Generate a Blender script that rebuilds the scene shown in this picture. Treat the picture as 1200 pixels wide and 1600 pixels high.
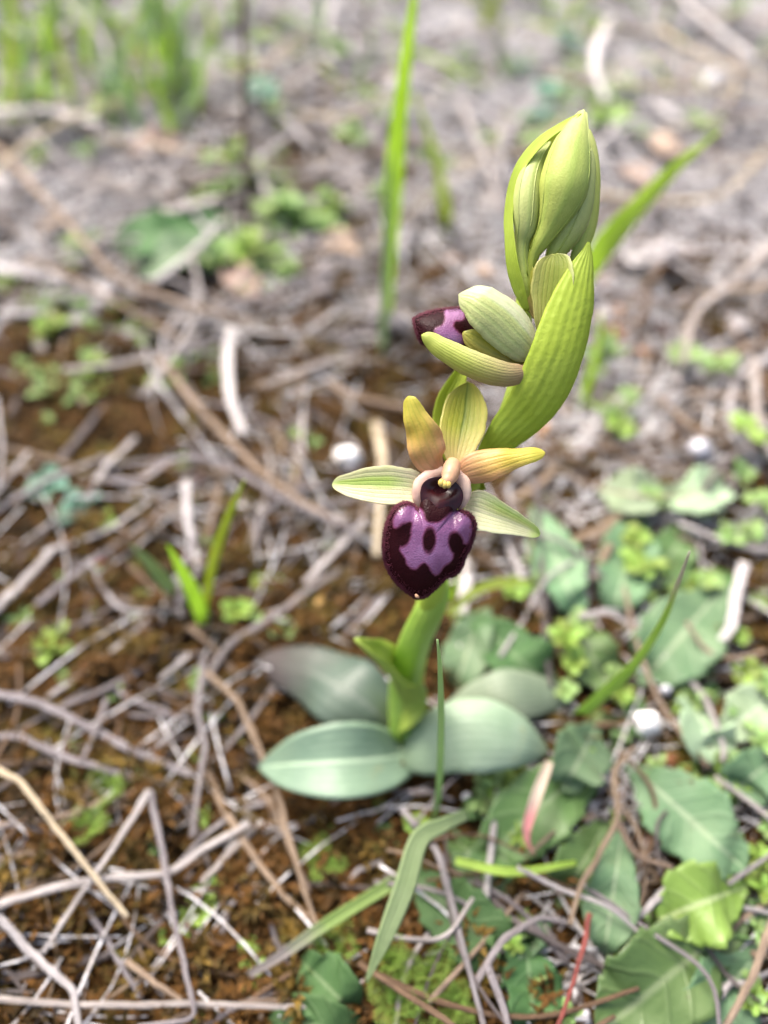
import bpy, math, random
import numpy as np
from mathutils import Vector, Matrix, noise as mnoise

for o in list(bpy.data.objects): bpy.data.objects.remove(o)
random.seed(7); rng = np.random.default_rng(7)
U = 0.01                                   # all lengths below are in centimetres
scene = bpy.context.scene
COL = scene.collection

# ------------------------------------------------------------------ camera, sky, sun, exposure
CAM_H, PITCH, TANH = 14.0, math.radians(50), 0.6
cam_data = bpy.data.cameras.new('camera')
cam = bpy.data.objects.new('camera', cam_data); COL.objects.link(cam)
cam.location = (0, 0, CAM_H*U)
cam.rotation_euler = (math.pi/2 - PITCH, 0, 0)
cam_data.sensor_fit = 'VERTICAL'; cam_data.sensor_height = 36; cam_data.sensor_width = 27
cam_data.lens = 18/TANH
cam_data.clip_start = 0.005; cam_data.clip_end = 200
cam_data.dof.use_dof = True
cam_data.dof.focus_distance = 0.0985
cam_data.dof.aperture_fstop = 9.0
cam_data.dof.aperture_blades = 0
scene.camera = cam

SUN_EL, SUN_AZ = math.radians(58), math.radians(-35)      # azimuth from +Y (away from the camera) towards +X
world = bpy.data.worlds.new('World'); scene.world = world; world.use_nodes = True
wn = world.node_tree.nodes; wl = world.node_tree.links
sky = wn.new('ShaderNodeTexSky'); sky.sky_type = 'NISHITA'; sky.sun_disc = False
sky.sun_elevation = SUN_EL; sky.sun_rotation = SUN_AZ
sky.air_density = 0.95; sky.dust_density = 8.0; sky.ozone_density = 0.3
wl.new(sky.outputs[0], wn['Background'].inputs[0]); wn['Background'].inputs[1].default_value = 0.13
sd = bpy.data.lights.new('sun', 'SUN'); sd.energy = 1.5; sd.angle = math.radians(22); sd.color = (1.0, 0.97, 0.94)
sun = bpy.data.objects.new('sun', sd); COL.objects.link(sun)
sdir = Vector((math.sin(SUN_AZ)*math.cos(SUN_EL), math.cos(SUN_AZ)*math.cos(SUN_EL), math.sin(SUN_EL)))
sun.rotation_euler = sdir.to_track_quat('Z', 'Y').to_euler()
sun.location = sdir*2
vs = scene.view_settings
vs.view_transform = 'Standard'; vs.look = 'None'; vs.gamma = 1.0; vs.use_curve_mapping = False
vs.exposure = 1.6
scene.render.engine = 'CYCLES'
scene.cycles.use_denoising = True
scene.cycles.max_bounces = 8; scene.cycles.transparent_max_bounces = 4
scene.cycles.caustics_reflective = False; scene.cycles.caustics_refractive = False

# ------------------------------------------------------------------ geometry helpers (cm)
C0 = np.array((0, 0, CAM_H))
FW = np.array((0, math.cos(PITCH), -math.sin(PITCH)))
UPV = np.array((0, math.sin(PITCH), math.cos(PITCH)))
RT = np.array((1.0, 0, 0)); ZUP = np.array((0, 0, 1.0))
K = TANH/800

def relief(x, y):
    n = mnoise.noise(Vector((x*.22, y*.22, 3.1)))*.45 + mnoise.noise(Vector((x*.7, y*.7, 9.4)))*.18
    far = max(0.0, (math.hypot(x, y-12) - 60)/100)
    return n - .25 + (mnoise.noise(Vector((x*.01, y*.01, 1.7)))*12*min(far, 2) if far > 0 else 0)
def ray(px, py): return FW + (px-600)*K*RT + (800-py)*K*UPV
def P(px, py, d): return C0 + d*ray(px, py)
def G(px, py, h=0.0):                       # the point of the ground (h above it) behind this point of the photograph
    r = ray(px, py); z = h
    for _ in range(5):
        q = C0 + r*((z-CAM_H)/r[2]); z = relief(q[0], q[1]) + h
    return q
def V(px, py, y):                           # the point of the upright plane at distance y
    r = ray(px, py); return C0 + r*(y/r[1])
def depth(p): return float(np.dot(np.asarray(p)-C0, FW))
def unit(v):
    v = np.asarray(v, float); return v/max(1e-9, np.linalg.norm(v))
def proj(p):
    q = np.asarray(p)-C0; d = np.dot(q, FW)
    return 600+np.dot(q, RT)/d/K, 800-np.dot(q, UPV)/d/K

def cr(pts, n):                              # Catmull-Rom through rows of any width
    pts = np.array(pts, float)
    if len(pts) == 2:
        t = np.linspace(0, 1, n)[:, None]; return pts[0]*(1-t)+pts[1]*t
    q = np.vstack([2*pts[0]-pts[1], pts, 2*pts[-1]-pts[-2]])
    L = np.concatenate([[0], np.cumsum(np.linalg.norm(np.diff(pts[:, :3], axis=0), axis=1)+1e-9)])
    s = np.linspace(0, L[-1], n); out = []
    for v in s:
        i = min(len(pts)-2, max(0, int(np.searchsorted(L, v, 'right')-1)))
        t = (v-L[i])/(L[i+1]-L[i]); a, b, c, d = q[i:i+4]
        out.append(.5*((2*b)+(c-a)*t+(2*a-5*b+4*c-d)*t*t+(3*b-a-3*c+d)*t**3))
    return np.array(out)

def poly(pts, n, soft=.4):                   # mostly straight runs with slightly rounded corners
    pts = np.array(pts, float)
    L = np.concatenate([[0], np.cumsum(np.linalg.norm(np.diff(pts[:, :3], axis=0), axis=1)+1e-9)])
    s = np.linspace(0, L[-1], n); lin = np.stack([np.interp(s, L, pts[:, i]) for i in range(pts.shape[1])], 1)
    return lin*(1-soft)+cr(pts, n)*soft

class M:                                     # collects vertices, faces and uvs
    def __init__(s): s.v = []; s.f = []; s.uv = []
    def add(s, v, f, uv):
        k = len(s.v); s.v.extend(map(tuple, v)); s.uv.extend(map(tuple, uv))
        s.f.extend([tuple(i+k for i in q) for q in f]); return s

def blade(pts, normal, cup=0.0, fold=0.0, nl=24, nw=8, thick=.02, teeth=None, wave=0.0, twist=0.0, seed=0, m=None):
    """pts rows (x,y,z,halfwidth). A thin closed leaf-like solid along them."""
    c = cr(pts, nl); p = c[:, :3]; w = np.maximum(c[:, 3], .0005)
    T = np.gradient(p, axis=0); m = m or M(); top = []; bot = []; uv = []
    nrm = np.asarray(normal, float)
    for i in range(nl):
        t = unit(T[i]); s = i/(nl-1)
        h = nrm if nrm.ndim == 1 else nrm[0]*(1-s)+nrm[-1]*s
        if nrm.ndim == 2 and len(nrm) == 3:
            h = (nrm[0]*(1-2*s)+nrm[1]*2*s) if s < .5 else (nrm[1]*(2-2*s)+nrm[2]*(2*s-1))
        n = unit(h-np.dot(h, t)*t); sd_ = np.cross(t, n)
        if twist:
            a = twist*s; n, sd_ = n*math.cos(a)+sd_*math.sin(a), sd_*math.cos(a)-n*math.sin(a)
        for j in range(nw+1):
            x = -1+2*j/nw; ww = w[i]
            if teeth: ww *= 1 + teeth(s, x)*abs(x)
            off = ww*(cup*x*x + fold*abs(x))
            if wave: off += wave*w[i]*abs(x)*math.sin(s*17+seed+(2.1 if x > 0 else 0))
            q = p[i]+sd_*x*ww+n*off
            top.append(q); bot.append(q-n*thick*(1.02-.8*x*x)); uv.append((s, j/nw))
    N = nl*(nw+1); f = []
    for i in range(nl-1):
        for j in range(nw):
            a = i*(nw+1)+j; b = a+nw+1
            f.append((a, a+1, b+1, b)); f.append((N+a, N+b, N+b+1, N+a+1))
    edge = [i*(nw+1) for i in range(nl)]
    for a, b in zip(edge[:-1], edge[1:]):
        f.append((a, b, N+b, N+a)); f.append((a+nw, N+a+nw, N+b+nw, b+nw))
    for j in range(nw):
        f.append((j, N+j, N+j+1, j+1)); e = (nl-1)*(nw+1)+j; f.append((e, e+1, N+e+1, N+e))
    return m.add(top+bot, f, uv+uv)

def tube(pts, nl=20, ns=8, flat=1.0, normal=ZUP, rough=0.0, seed=0, groove=0.0, m=None):
    c = cr(pts, nl); p = c[:, :3]; w = np.maximum(c[:, 3], .0008); T = np.gradient(p, axis=0)
    m = m or M(); v = []; uv = []; f = []
    for i in range(nl):
        t = unit(T[i]); n = unit(normal-np.dot(normal, t)*t); s_ = np.cross(t, n)
        for j in range(ns):
            a = 2*math.pi*j/ns
            r = w[i]*(1+rough*mnoise.noise(Vector((i*.55+seed*7.3, math.cos(a)*1.3, math.sin(a)*1.3+seed))))
            if groove: r *= 1-groove*max(0, math.cos(a*3+seed))
            v.append(p[i]+s_*math.cos(a)*r+n*math.sin(a)*r*flat); uv.append((i/(nl-1), j/ns))
    for i in range(nl-1):
        for j in range(ns):
            a = i*ns+j; b = i*ns+(j+1) % ns; f.append((a, b, b+ns, a+ns))
    v += [p[0], p[-1]]; uv += [(0, .5), (1, .5)]; e = nl*ns
    for j in range(ns):
        f.append((e, (j+1) % ns, j)); f.append((e+1, (nl-1)*ns+j, (nl-1)*ns+(j+1) % ns))
    return m.add(v, f, uv)

WPOS = {}
def link_obj(name, data, loc, parent):
    o = bpy.data.objects.new(name, data); COL.objects.link(o)
    base = WPOS[parent.name] if parent else np.zeros(3)
    o.location = tuple((np.asarray(loc)-base)*U)
    if parent: o.parent = parent
    WPOS[o.name] = np.asarray(loc, float)
    return o
def mesh_of(m, name, origin, mat, smooth=True, attrs=None):
    me = bpy.data.meshes.new(name)
    v = (np.array(m.v)-np.asarray(origin))*U
    me.from_pydata(v.tolist(), [], m.f)
    uvl = me.uv_layers.new(name='UVMap')
    li = np.zeros(len(me.loops), dtype=np.int32); me.loops.foreach_get('vertex_index', li)
    uvl.data.foreach_set('uv', np.array(m.uv, dtype=np.float32)[li].ravel())
    if attrs:
        for k, a in attrs.items():
            at = me.attributes.new(k, 'FLOAT', 'POINT'); at.data.foreach_set('value', np.array(a, dtype=np.float32))
    if smooth: me.polygons.foreach_set('use_smooth', [True]*len(me.polygons))
    me.materials.append(mat); me.update()
    return me
def build(name, m, mat, parent=None, origin=None, smooth=True, attrs=None):
    origin = np.array(m.v).mean(axis=0) if origin is None else np.asarray(origin)
    return link_obj(name, mesh_of(m, name, origin, mat, smooth, attrs), origin, parent)
def tag(o, label=None, cat=None, group=None, kind=None):
    for k, x in (('label', label), ('category', cat), ('group', group), ('kind', kind)):
        if x: o[k] = x
    return o
def empty(name, loc, parent=None):
    o = link_obj(name, None, loc, parent); o.empty_display_size = .01; return o

# ------------------------------------------------------------------ materials
class NT:
    def __init__(s, name):
        s.m = bpy.data.materials.new(name); s.m.use_nodes = True
        s.t = s.m.node_tree; s.n = s.t.nodes; s.bs = s.n['Principled BSDF']; s.out = s.n['Material Output']
    def put(s, sock, v):
        if isinstance(v, bpy.types.NodeSocket): s.t.links.new(v, sock)
        elif v is not None:
            if sock.type == 'RGBA' and len(v) == 3: v = (*v, 1)
            sock.default_value = v
    def node(s, typ, **kw):
        n = s.n.new(typ)
        for k, v in kw.items(): setattr(n, k, v)
        return n
    def math(s, op, a, b=None, clamp=False):
        n = s.node('ShaderNodeMath', operation=op, use_clamp=clamp); s.put(n.inputs[0], a); s.put(n.inputs[1], b); return n.outputs[0]
    def mix(s, f, a, b, mode='MIX'):
        n = s.node('ShaderNodeMix', data_type='RGBA', blend_type=mode)
        s.put(n.inputs[0], f); s.put(n.inputs[6], a); s.put(n.inputs[7], b); return n.outputs[2]
    def ramp(s, f, stops, interp='LINEAR'):
        n = s.node('ShaderNodeValToRGB'); n.color_ramp.interpolation = interp; e = n.color_ramp.elements
        while len(e) < len(stops): e.new(.5)
        for el, (p, c) in zip(e, stops): el.position = p; el.color = (*c, 1) if len(c) == 3 else c
        s.put(n.inputs[0], f); return n.outputs[0]
    def grey(s, f, lo, hi): return s.ramp(f, [(lo, (0, 0, 0)), (hi, (1, 1, 1))])
    def noise(s, scale, vec=None, detail=3, rough=.55):
        n = s.node('ShaderNodeTexNoise'); n.inputs['Scale'].default_value = scale; n.inputs['Detail'].default_value = detail
        n.inputs['Roughness'].default_value = rough
        s.put(n.inputs['Vector'], vec if vec is not None else s.obco()); return n.outputs[0]
    def obco(s): return s.node('ShaderNodeTexCoord').outputs['Object']
    def wpos(s): return s.node('ShaderNodeNewGeometry').outputs['Position']
    def uv(s):
        x = s.node('ShaderNodeSeparateXYZ'); s.put(x.inputs[0], s.node('ShaderNodeTexCoord').outputs['UV']); return x.outputs[0], x.outputs[1]
    def comb(s, x, y, z=0.0):
        c = s.node('ShaderNodeCombineXYZ')
        for i, q in enumerate((x, y, z)): s.put(c.inputs[i], q)
        return c.outputs[0]
    def rand(s): return s.node('ShaderNodeObjectInfo').outputs['Random']
    def attr(s, name): return s.node('ShaderNodeAttribute', attribute_name=name).outputs['Fac']
    def bump(s, h, strength=.3, dist=.001):
        n = s.node('ShaderNodeBump'); n.inputs['Strength'].default_value = strength; n.inputs['Distance'].default_value = dist
        s.put(n.inputs['Height'], h); s.put(s.bs.inputs['Normal'], n.outputs[0]); return n.outputs[0]
    def done(s, col, rough=.5, spec=.4, trans=0.0, tcol=None, **kw):
        s.put(s.bs.inputs['Base Color'], col); s.put(s.bs.inputs['Roughness'], rough)
        s.put(s.bs.inputs['Specular IOR Level'], spec)
        for k, v in kw.items(): s.put(s.bs.inputs[k.replace('_', ' ')], v)
        if trans:
            tr = s.node('ShaderNodeBsdfTranslucent'); s.put(tr.inputs[0], tcol if tcol is not None else col)
            mx = s.node('ShaderNodeMixShader'); mx.inputs[0].default_value = trans
            s.t.links.new(s.bs.outputs[0], mx.inputs[1]); s.t.links.new(tr.outputs[0], mx.inputs[2]); s.t.links.new(mx.outputs[0], s.out.inputs[0])
        return s.m

def petal_mat(name, across, base=None, base_at=(.0, .35), tip=None, tip_at=(.8, 1.0), rough=.42, trans=.35, veins=9, sparkle=.5, vein_dark=.82):
    """colour bands across the petal, another colour at its base and tip, fine veins, glittering cells"""
    k = NT(name); u, v = k.uv()
    wob = k.math('ADD', v, k.math('MULTIPLY', k.math('SUBTRACT', k.noise(260), .5), .12))
    col = k.ramp(wob, across)
    if base: col = k.mix(k.grey(u, base_at[1], base_at[0]) if False else k.math('SUBTRACT', 1.0, k.grey(u, *base_at)), col, base)
    if tip: col = k.mix(k.grey(u, *tip_at), col, tip)
    vn = k.math('SINE', k.math('MULTIPLY', k.math('ADD', v, k.math('MULTIPLY', k.noise(180), .03)), veins*6.283))
    vn = k.grey(k.math('MULTIPLY', k.math('ADD', vn, 1.0), .5), .0, .5)
    col = k.mix(vn, k.mix(1.0, col, (vein_dark, vein_dark+.06, vein_dark), 'MULTIPLY'), col)
    col = k.mix(k.math('MULTIPLY', k.grey(k.noise(900, detail=6, rough=.7), .3, .7), .5), col, k.mix(1.0, col, (.70, .74, .55), 'MULTIPLY'))
    cells = k.node('ShaderNodeTexVoronoi'); cells.inputs['Scale'].default_value = 3800; k.put(cells.inputs['Vector'], k.obco())
    h = k.math('ADD', k.math('MULTIPLY', vn, .6), k.math('MULTIPLY', cells.outputs['Distance'], sparkle))
    k.bump(k.math('ADD', h, k.math('MULTIPLY', k.noise(3600, detail=2), .35)), .4, .00012)
    return k.done(col, rough, .45, trans)

def leaf_mat(name, c1, c2, mid=None, rough=.45, trans=.25, lateral=0.0, veins=0, spec=.4, tip=None, tip_at=(.75, 1), blotch=None, scale=120):
    k = NT(name); u, v = k.uv(); r = k.rand()
    col = k.mix(k.grey(k.noise(scale), .35, .68), c1, c2)
    h = k.noise(scale*6)
    dist = k.math('ABSOLUTE', k.math('SUBTRACT', v, .5))
    if lateral:
        lv = k.math('SINE', k.math('ADD', k.math('MULTIPLY', k.math('SUBTRACT', u, k.math('MULTIPLY', dist, .35)), lateral*6.283), k.math('MULTIPLY', k.noise(90), 2.5)))
        lv = k.grey(lv, .7, 1.0); col = k.mix(k.math('MULTIPLY', lv, .10), col, mid or c2); h = k.math('ADD', h, lv)
        pk = k.noise(420, detail=4); h = k.math('ADD', h, k.math('MULTIPLY', pk, 1.6))
    if veins:
        vn = k.math('SINE', k.math('MULTIPLY', v, veins*6.283)); h = k.math('ADD', h, k.math('MULTIPLY', vn, .16))
        col = k.mix(k.math('MULTIPLY', k.grey(vn, .2, 1), .12), col, k.mix(1.0, col, (.62, .7, .6), 'MULTIPLY'))
    if mid: col = k.mix(k.math('SUBTRACT', 1.0, k.grey(dist, .012, .05)), col, mid)
    if tip: col = k.mix(k.grey(k.math('ADD', u, k.math('MULTIPLY', k.math('SUBTRACT', k.noise(150), .5), .3)), *tip_at), col, tip)
    if blotch: col = k.mix(k.grey(k.noise(scale*1.7, detail=5, rough=.7), .62, .72), col, blotch)
    hs = k.node('ShaderNodeHueSaturation'); k.put(hs.inputs['Color'], col)
    k.put(hs.inputs['Hue'], k.math('ADD', .485, k.math('MULTIPLY', r, .03)))
    k.put(hs.inputs['Value'], k.math('ADD', .78, k.math('MULTIPLY', r, .44)))
    k.bump(h, .45, .0003)
    return k.done(hs.outputs[0], rough, spec, trans)

def straw_mat(name, stops, rough=.6, streak=.75):
    k = NT(name); u, v = k.uv(); r = k.rand()
    col = k.ramp(r, stops)
    long_ = k.noise(1.0, k.comb(k.math('MULTIPLY', u, 5.0), k.math('MULTIPLY', v, 9.0), k.math('MULTIPLY', r, 40.0)), detail=5)
    col = k.mix(k.math('MULTIPLY', k.grey(long_, .36, .62), streak), col, k.mix(1.0, col, (.45, .42, .42), 'MULTIPLY'))
    fib = k.noise(1.0, k.comb(k.math('MULTIPLY', u, 14.0), k.math('MULTIPLY', v, 60.0), r), detail=2)
    col = k.mix(k.math('MULTIPLY', k.grey(fib, .3, .7), .55), col, k.mix(1.0, col, (.5, .46, .45), 'MULTIPLY'))
    spots = k.grey(k.noise(900, detail=2), .66, .74)
    col = k.mix(k.math('MULTIPLY', spots, .6), col, (.05, .035, .025))
    k.bump(k.math('ADD', fib, long_), .8, .0005)
    return k.done(col, rough, .2)

MAT = {}
MAT['grey'] = straw_mat('grey_straw', [(0, (.28, .255, .26)), (.4, (.38, .355, .37)), (.75, (.31, .28, .275)), (1, (.44, .42, .43))])
MAT['light'] = straw_mat('pale_straw', [(0, (.52, .49, .48)), (.5, (.62, .60, .60)), (1, (.52, .47, .43))])  # pale straw, raised further to paint the background brighter
MAT['white'] = straw_mat('bleached_bark', [(0, (.70, .67, .65)), (1, (.64, .62, .62))], streak=.5)  # white bark, raised further so far stems look more brightly lit
MAT['tan'] = straw_mat('tan_straw', [(0, (.38, .29, .20)), (.5, (.44, .34, .25)), (1, (.32, .24, .175))])
MAT['straw'] = straw_mat('yellow_straw', [(0, (.60, .50, .33)), (1, (.66, .57, .42))], streak=.3)
MAT['dark'] = straw_mat('dark_twig', [(0, (.17, .15, .15)), (1, (.22, .19, .18))])
MAT['brown'] = straw_mat('brown_twig', [(0, (.22, .14, .085)), (1, (.26, .18, .12))])
MAT['red'] = straw_mat('red_stem', [(0, (.36, .085, .07)), (1, (.40, .12, .10))], streak=.8)
MAT['pink'] = leaf_mat('pink_dry_leaf', (.50, .42, .33), (.42, .34, .27), tip=(.56, .24, .24), tip_at=(.4, .65), trans=.2)
MAT['deadleaf'] = leaf_mat('dead_leaf', (.36, .27, .21), (.27, .19, .14), mid=(.42, .34, .28), trans=.1, rough=.7)
MAT['rust'] = leaf_mat('rust_leaf', (.36, .17, .07), (.28, .12, .05), trans=.15, rough=.6)
MAT['yellowleaf'] = leaf_mat('yellow_leaf', (.50, .34, .09), (.40, .24, .06), trans=.2)
MAT['basal'] = leaf_mat('orchid_leaf', (.125, .195, .13), (.17, .245, .165), mid=(.31, .40, .28), veins=9, rough=.46, spec=.4, trans=.2, blotch=(.19, .20, .12))
MAT['basal_pale'] = leaf_mat('orchid_leaf_pale', (.215, .295, .19), (.28, .355, .245), veins=9, rough=.44, spec=.4, trans=.25, blotch=(.26, .30, .17))
MAT['basal_old'] = leaf_mat('orchid_leaf_withered', (.055, .085, .065), (.085, .12, .09), mid=(.13, .16, .13), rough=.45, trans=.1, tip=(.05, .04, .038), tip_at=(.5, .85), veins=6)
MAT['broad'] = leaf_mat('broad_leaf', (.085, .17, .05), (.13, .225, .075), mid=(.22, .31, .15), lateral=7, blotch=(.10, .10, .045), rough=.42, trans=.25)
MAT['broad_blue'] = leaf_mat('broad_leaf_bluish', (.105, .195, .095), (.16, .255, .135), mid=(.25, .33, .20), lateral=7, blotch=(.10, .10, .045), rough=.55, spec=.28, trans=.2)
MAT['broad_pale'] = leaf_mat('broad_leaf_pale', (.25, .34, .20), (.31, .40, .26), mid=(.38, .46, .32), lateral=6, spec=.25, rough=.6, trans=.2)
MAT['broad_yellow'] = leaf_mat('broad_leaf_yellowish', (.17, .27, .05), (.22, .33, .07), mid=(.36, .44, .2), lateral=7, rough=.4, trans=.3)
MAT['broad_dark'] = leaf_mat('broad_leaf_dark', (.045, .105, .035), (.07, .145, .05), mid=(.12, .19, .09), lateral=7, rough=.62, spec=.2, trans=.2)
MAT['grass'] = leaf_mat('grass_blade', (.44, .56, .10), (.54, .66, .15), veins=4, rough=.4, trans=.65, mid=(.55, .66, .2))
MAT['grass_blue'] = leaf_mat('grass_blade_bluish', (.34, .47, .22), (.41, .54, .28), veins=4, rough=.36, trans=.5)
MAT['grass_fade'] = leaf_mat('grass_blade_withering', (.30, .44, .13), (.36, .50, .18), veins=4, rough=.4, trans=.45, tip=(.40, .36, .33), tip_at=(.45, .75))
MAT['grass_tip'] = leaf_mat('grass_blade_dry_tip', (.36, .50, .11), (.44, .58, .15), veins=4, rough=.4, trans=.5, tip=(.42, .40, .33), tip_at=(.68, .9))
MAT['seedling'] = leaf_mat('seedling_leaf', (.19, .30, .04), (.26, .38, .065), rough=.45, trans=.35, mid=(.33, .48, .15))
MAT['seedling_blue'] = leaf_mat('seedling_leaf_bluish', (.11, .24, .17), (.15, .30, .2), rough=.45, trans=.3)
MAT['fern'] = leaf_mat('feathery_leaf', (.24, .38, .06), (.31, .46, .09), rough=.5, trans=.3)
MAT['pale_bud'] = leaf_mat('pale_sprout', (.55, .65, .42), (.62, .70, .5), rough=.5, trans=.3)
MAT['herb'] = leaf_mat('herb_leaf', (.20, .32, .09), (.28, .41, .14), rough=.5, trans=.3)

def plain(name, c1, c2, scale, rough=.6, bump=.3, dist=.0006, trans=0):
    k = NT(name); n = k.noise(scale, detail=5); k.bump(n, bump, dist)
    return k.done(k.mix(k.grey(n, .3, .7), c1, c2), rough, .35, trans)
k = NT('white_stone'); n1 = k.noise(330, detail=5); n2 = k.noise(1500, detail=3); k.bump(k.math('ADD', n1, n2), .5, .0006)
MAT['pebble'] = k.done(k.mix(k.grey(n1, .52, .68), k.mix(n2, (.86, .85, .84), (.74, .72, .70)), (.46, .41, .36)), .7, .25)
MAT['pebble_grey'] = plain('grey_stone', (.55, .55, .6), (.44, .43, .46), 500)
MAT['stem'] = plain('orchid_stem', (.36, .50, .06), (.44, .57, .09), 240, .42, .2, .0002, .25)

# soil, then moss
k = NT('soil'); n1 = k.noise(55, k.wpos(), 6); n2 = k.noise(420, k.wpos(), 4)
c = k.ramp(n1, [(.3, (.028, .019, .012)), (.5, (.06, .038, .022)), (.7, (.11, .08, .055))])
c = k.mix(k.math('MULTIPLY', k.grey(n2, .5, .7), .5), c, (.17, .13, .10)); k.bump(k.math('ADD', n1, n2), .8, .002)
MAT['soil'] = k.done(c, .9, .15)
k = NT('moss'); n1 = k.noise(110, k.wpos(), 5, .65); n2 = k.noise(600, k.wpos(), 2)
c = k.ramp(n1, [(.30, (.022, .018, .007)), (.40, (.06, .036, .010)), (.48, (.19, .085, .016)), (.54, (.06, .046, .010)), (.60, (.24, .145, .025)), (.66, (.11, .105, .016)), (.74, (.20, .17, .03)), (.84, (.10, .12, .02))])
c = k.mix(k.grey(n2, .35, .7), k.mix(1.0, c, (.4, .4, .4), 'MULTIPLY'), k.mix(1.0, c, (.85, .85, .85), 'MULTIPLY'))
MAT['moss'] = k.done(c, .7, .2, .2)
k = NT('litter'); n1 = k.noise(190, k.wpos(), 4, .65)
c = k.ramp(n1, [(.32, (.09, .07, .055)), (.42, (.29, .27, .265)), (.52, (.68, .68, .70)), (.60, (.40, .375, .365)), (.72, (.60, .56, .52))])  # tones lifted so the far ground looks more brightly lit
MAT['litter'] = k.done(c, .65, .25)

# ================================================================== SETTING: ground, moss, fine litter
def axis(lo, hi, step, far, grow=1.35):
    a = list(np.arange(lo, hi+step/2, step)); s = step
    while a[-1] < far: s *= grow; a.append(a[-1]+s)
    s = step
    while a[0] > -far: s *= grow; a.insert(0, a[0]-s)
    return a
xs = axis(-34, 34, .36, 9000); ys = axis(-8, 74, .40, 9000)
gm = M(); vv = [(x, y, relief(x, y)) for y in ys for x in xs]; nx = len(xs)
gm.add(vv, [(j*nx+i, j*nx+i+1, (j+1)*nx+i+1, (j+1)*nx+i) for j in range(len(ys)-1) for i in range(nx-1)], [(0, 0)]*len(vv))
tag(build('ground', gm, MAT['soil'], origin=(0, 0, 0)), kind='structure')

def mossiness(x, y):                        # where moss covers the soil: broad patches, thinning out away from the orchid
    n = mnoise.noise(Vector((x*.16+4, y*.16, 7)))
    d = 1-max(0, (y-15)/13)
    if x > 2.2: d -= .55+.05*x
    return .62*d+n*.75+.25
mv = []; mf = []
def shoot(x, y, z, s):
    a0 = random.random()*6.28; lean = random.random()*.8; n = 4
    for i in range(n):
        a = a0+i*6.28/n+random.random(); l = s*(.6+random.random()*.7)
        dx, dy = math.cos(a), math.sin(a); px_, py_ = -dy*l*.13, dx*l*.13; up = .5+random.random()*1.1
        k_ = len(mv)
        mv.extend([(x-px_*.4, y-py_*.4, z), (x+dx*l*.5-px_, y+dy*l*.5-py_, z+l*up*.6), (x+dx*l*.5+px_, y+dy*l*.5+py_, z+l*up*.6+.01), (x+dx*l, y+dy*l, z+l*up*.75)])
        mf.extend([(k_, k_+2, k_+1), (k_+1, k_+2, k_+3)])
cnt = 0
while cnt < 72000:
    y = -3+48*random.random()**1.5; x = random.uniform(-1, 1)*(9+y*.42)
    if mossiness(x, y) < random.random()*.8: continue
    h = .7*max(-.12, mnoise.noise(Vector((x*2.0, y*2.0, 2.2))))+.16*mnoise.noise(Vector((x*4, y*4, 2.2)))
    shoot(x, y, relief(x, y)-.03+max(-.05, h)*1.2, .12+.22*random.random()); cnt += 1
mm = M(); mm.v = mv; mm.f = mf; mm.uv = [(0, 0)]*len(mv)
tag(build('moss', mm, MAT['moss'], origin=(0, 0, 0), smooth=False), 'brown and rusty orange moss covering the soil around the orchid', 'moss', kind='stuff')

lm = M()                                     # bits of straw too small to pick apart
for i in range(13500):
    y = -4+66*random.random()**(.9 if i < 9000 else .55); x = random.uniform(-1, 1)*(10+y*.45)
    if mossiness(x, y) > .35+random.random()*.5+(max(0, y-18)*.06): continue
    a = random.random()*6.28; l = random.uniform(.25, 1.9)*(1+y/50); r = random.uniform(.010, .028)*(1+y/60)
    d = np.array((math.cos(a), math.sin(a), random.uniform(-.12, .22)))*l/2
    c_ = np.array((x, y, relief(x, y)+random.uniform(.02, .35)))
    bend = np.array((random.uniform(-.1, .1), random.uniform(-.1, .1), random.uniform(-.05, .1)))*l
    tube([(*(c_-d), r), (*(c_+bend), r*1.1), (*(c_+d), r*.8)], nl=4, ns=4, flat=.6, m=lm)
for i in range(5200):                        # long hair-fine straws, tangled over everything
    y = -3+52*random.random()**.8; x = random.uniform(-1, 1)*(9+y*.45)
    if random.random() < .93*min(1, max(0, mossiness(x, y)*1.25-.1)): continue
    a = random.gauss(.2, .9); l = random.uniform(1.2, 4.5)*(1+y/70); r = random.uniform(.012, .024)*(1+y/45)
    d = np.array((math.cos(a), math.sin(a), random.uniform(-.06, .08)))*l/2; c_ = np.array((x, y, relief(x, y)+random.uniform(.15, .55)))
    e_ = np.array((-d[1], d[0], 0))*random.uniform(-.3, .3)
    tube([(*(c_-d), r), (*(c_+e_-d*.3), r), (*(c_+e_*.8+d*.4), r), (*(c_+d), r*.7)], nl=7, ns=4, flat=.5, m=lm)
tag(build('litter', lm, MAT['litter'], origin=(0, 0, 0)), 'fine grey and tan scraps of straw strewn over the soil', 'litter', kind='stuff')

# ================================================================== THE ORCHID
D0 = 10.0                                   # flowers stand about 10 cm from the lens
base = G(636, 1172, 0.0)
orchid = tag(empty('orchid_plant', base), 'flowering orchid with dark maroon velvety lip, yellow-green petals and tall budding stem', 'orchid')
CAMN = -FW
def W(rows):                                 # (px, py, depth, half width in px) -> (x, y, z, half width)
    return [(*P(a, b, d), w*K*d) for a, b, d, w in rows]
def N_(r=0., u=0., f=1.): return unit(RT*r+UPV*u-FW*f)

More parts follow.
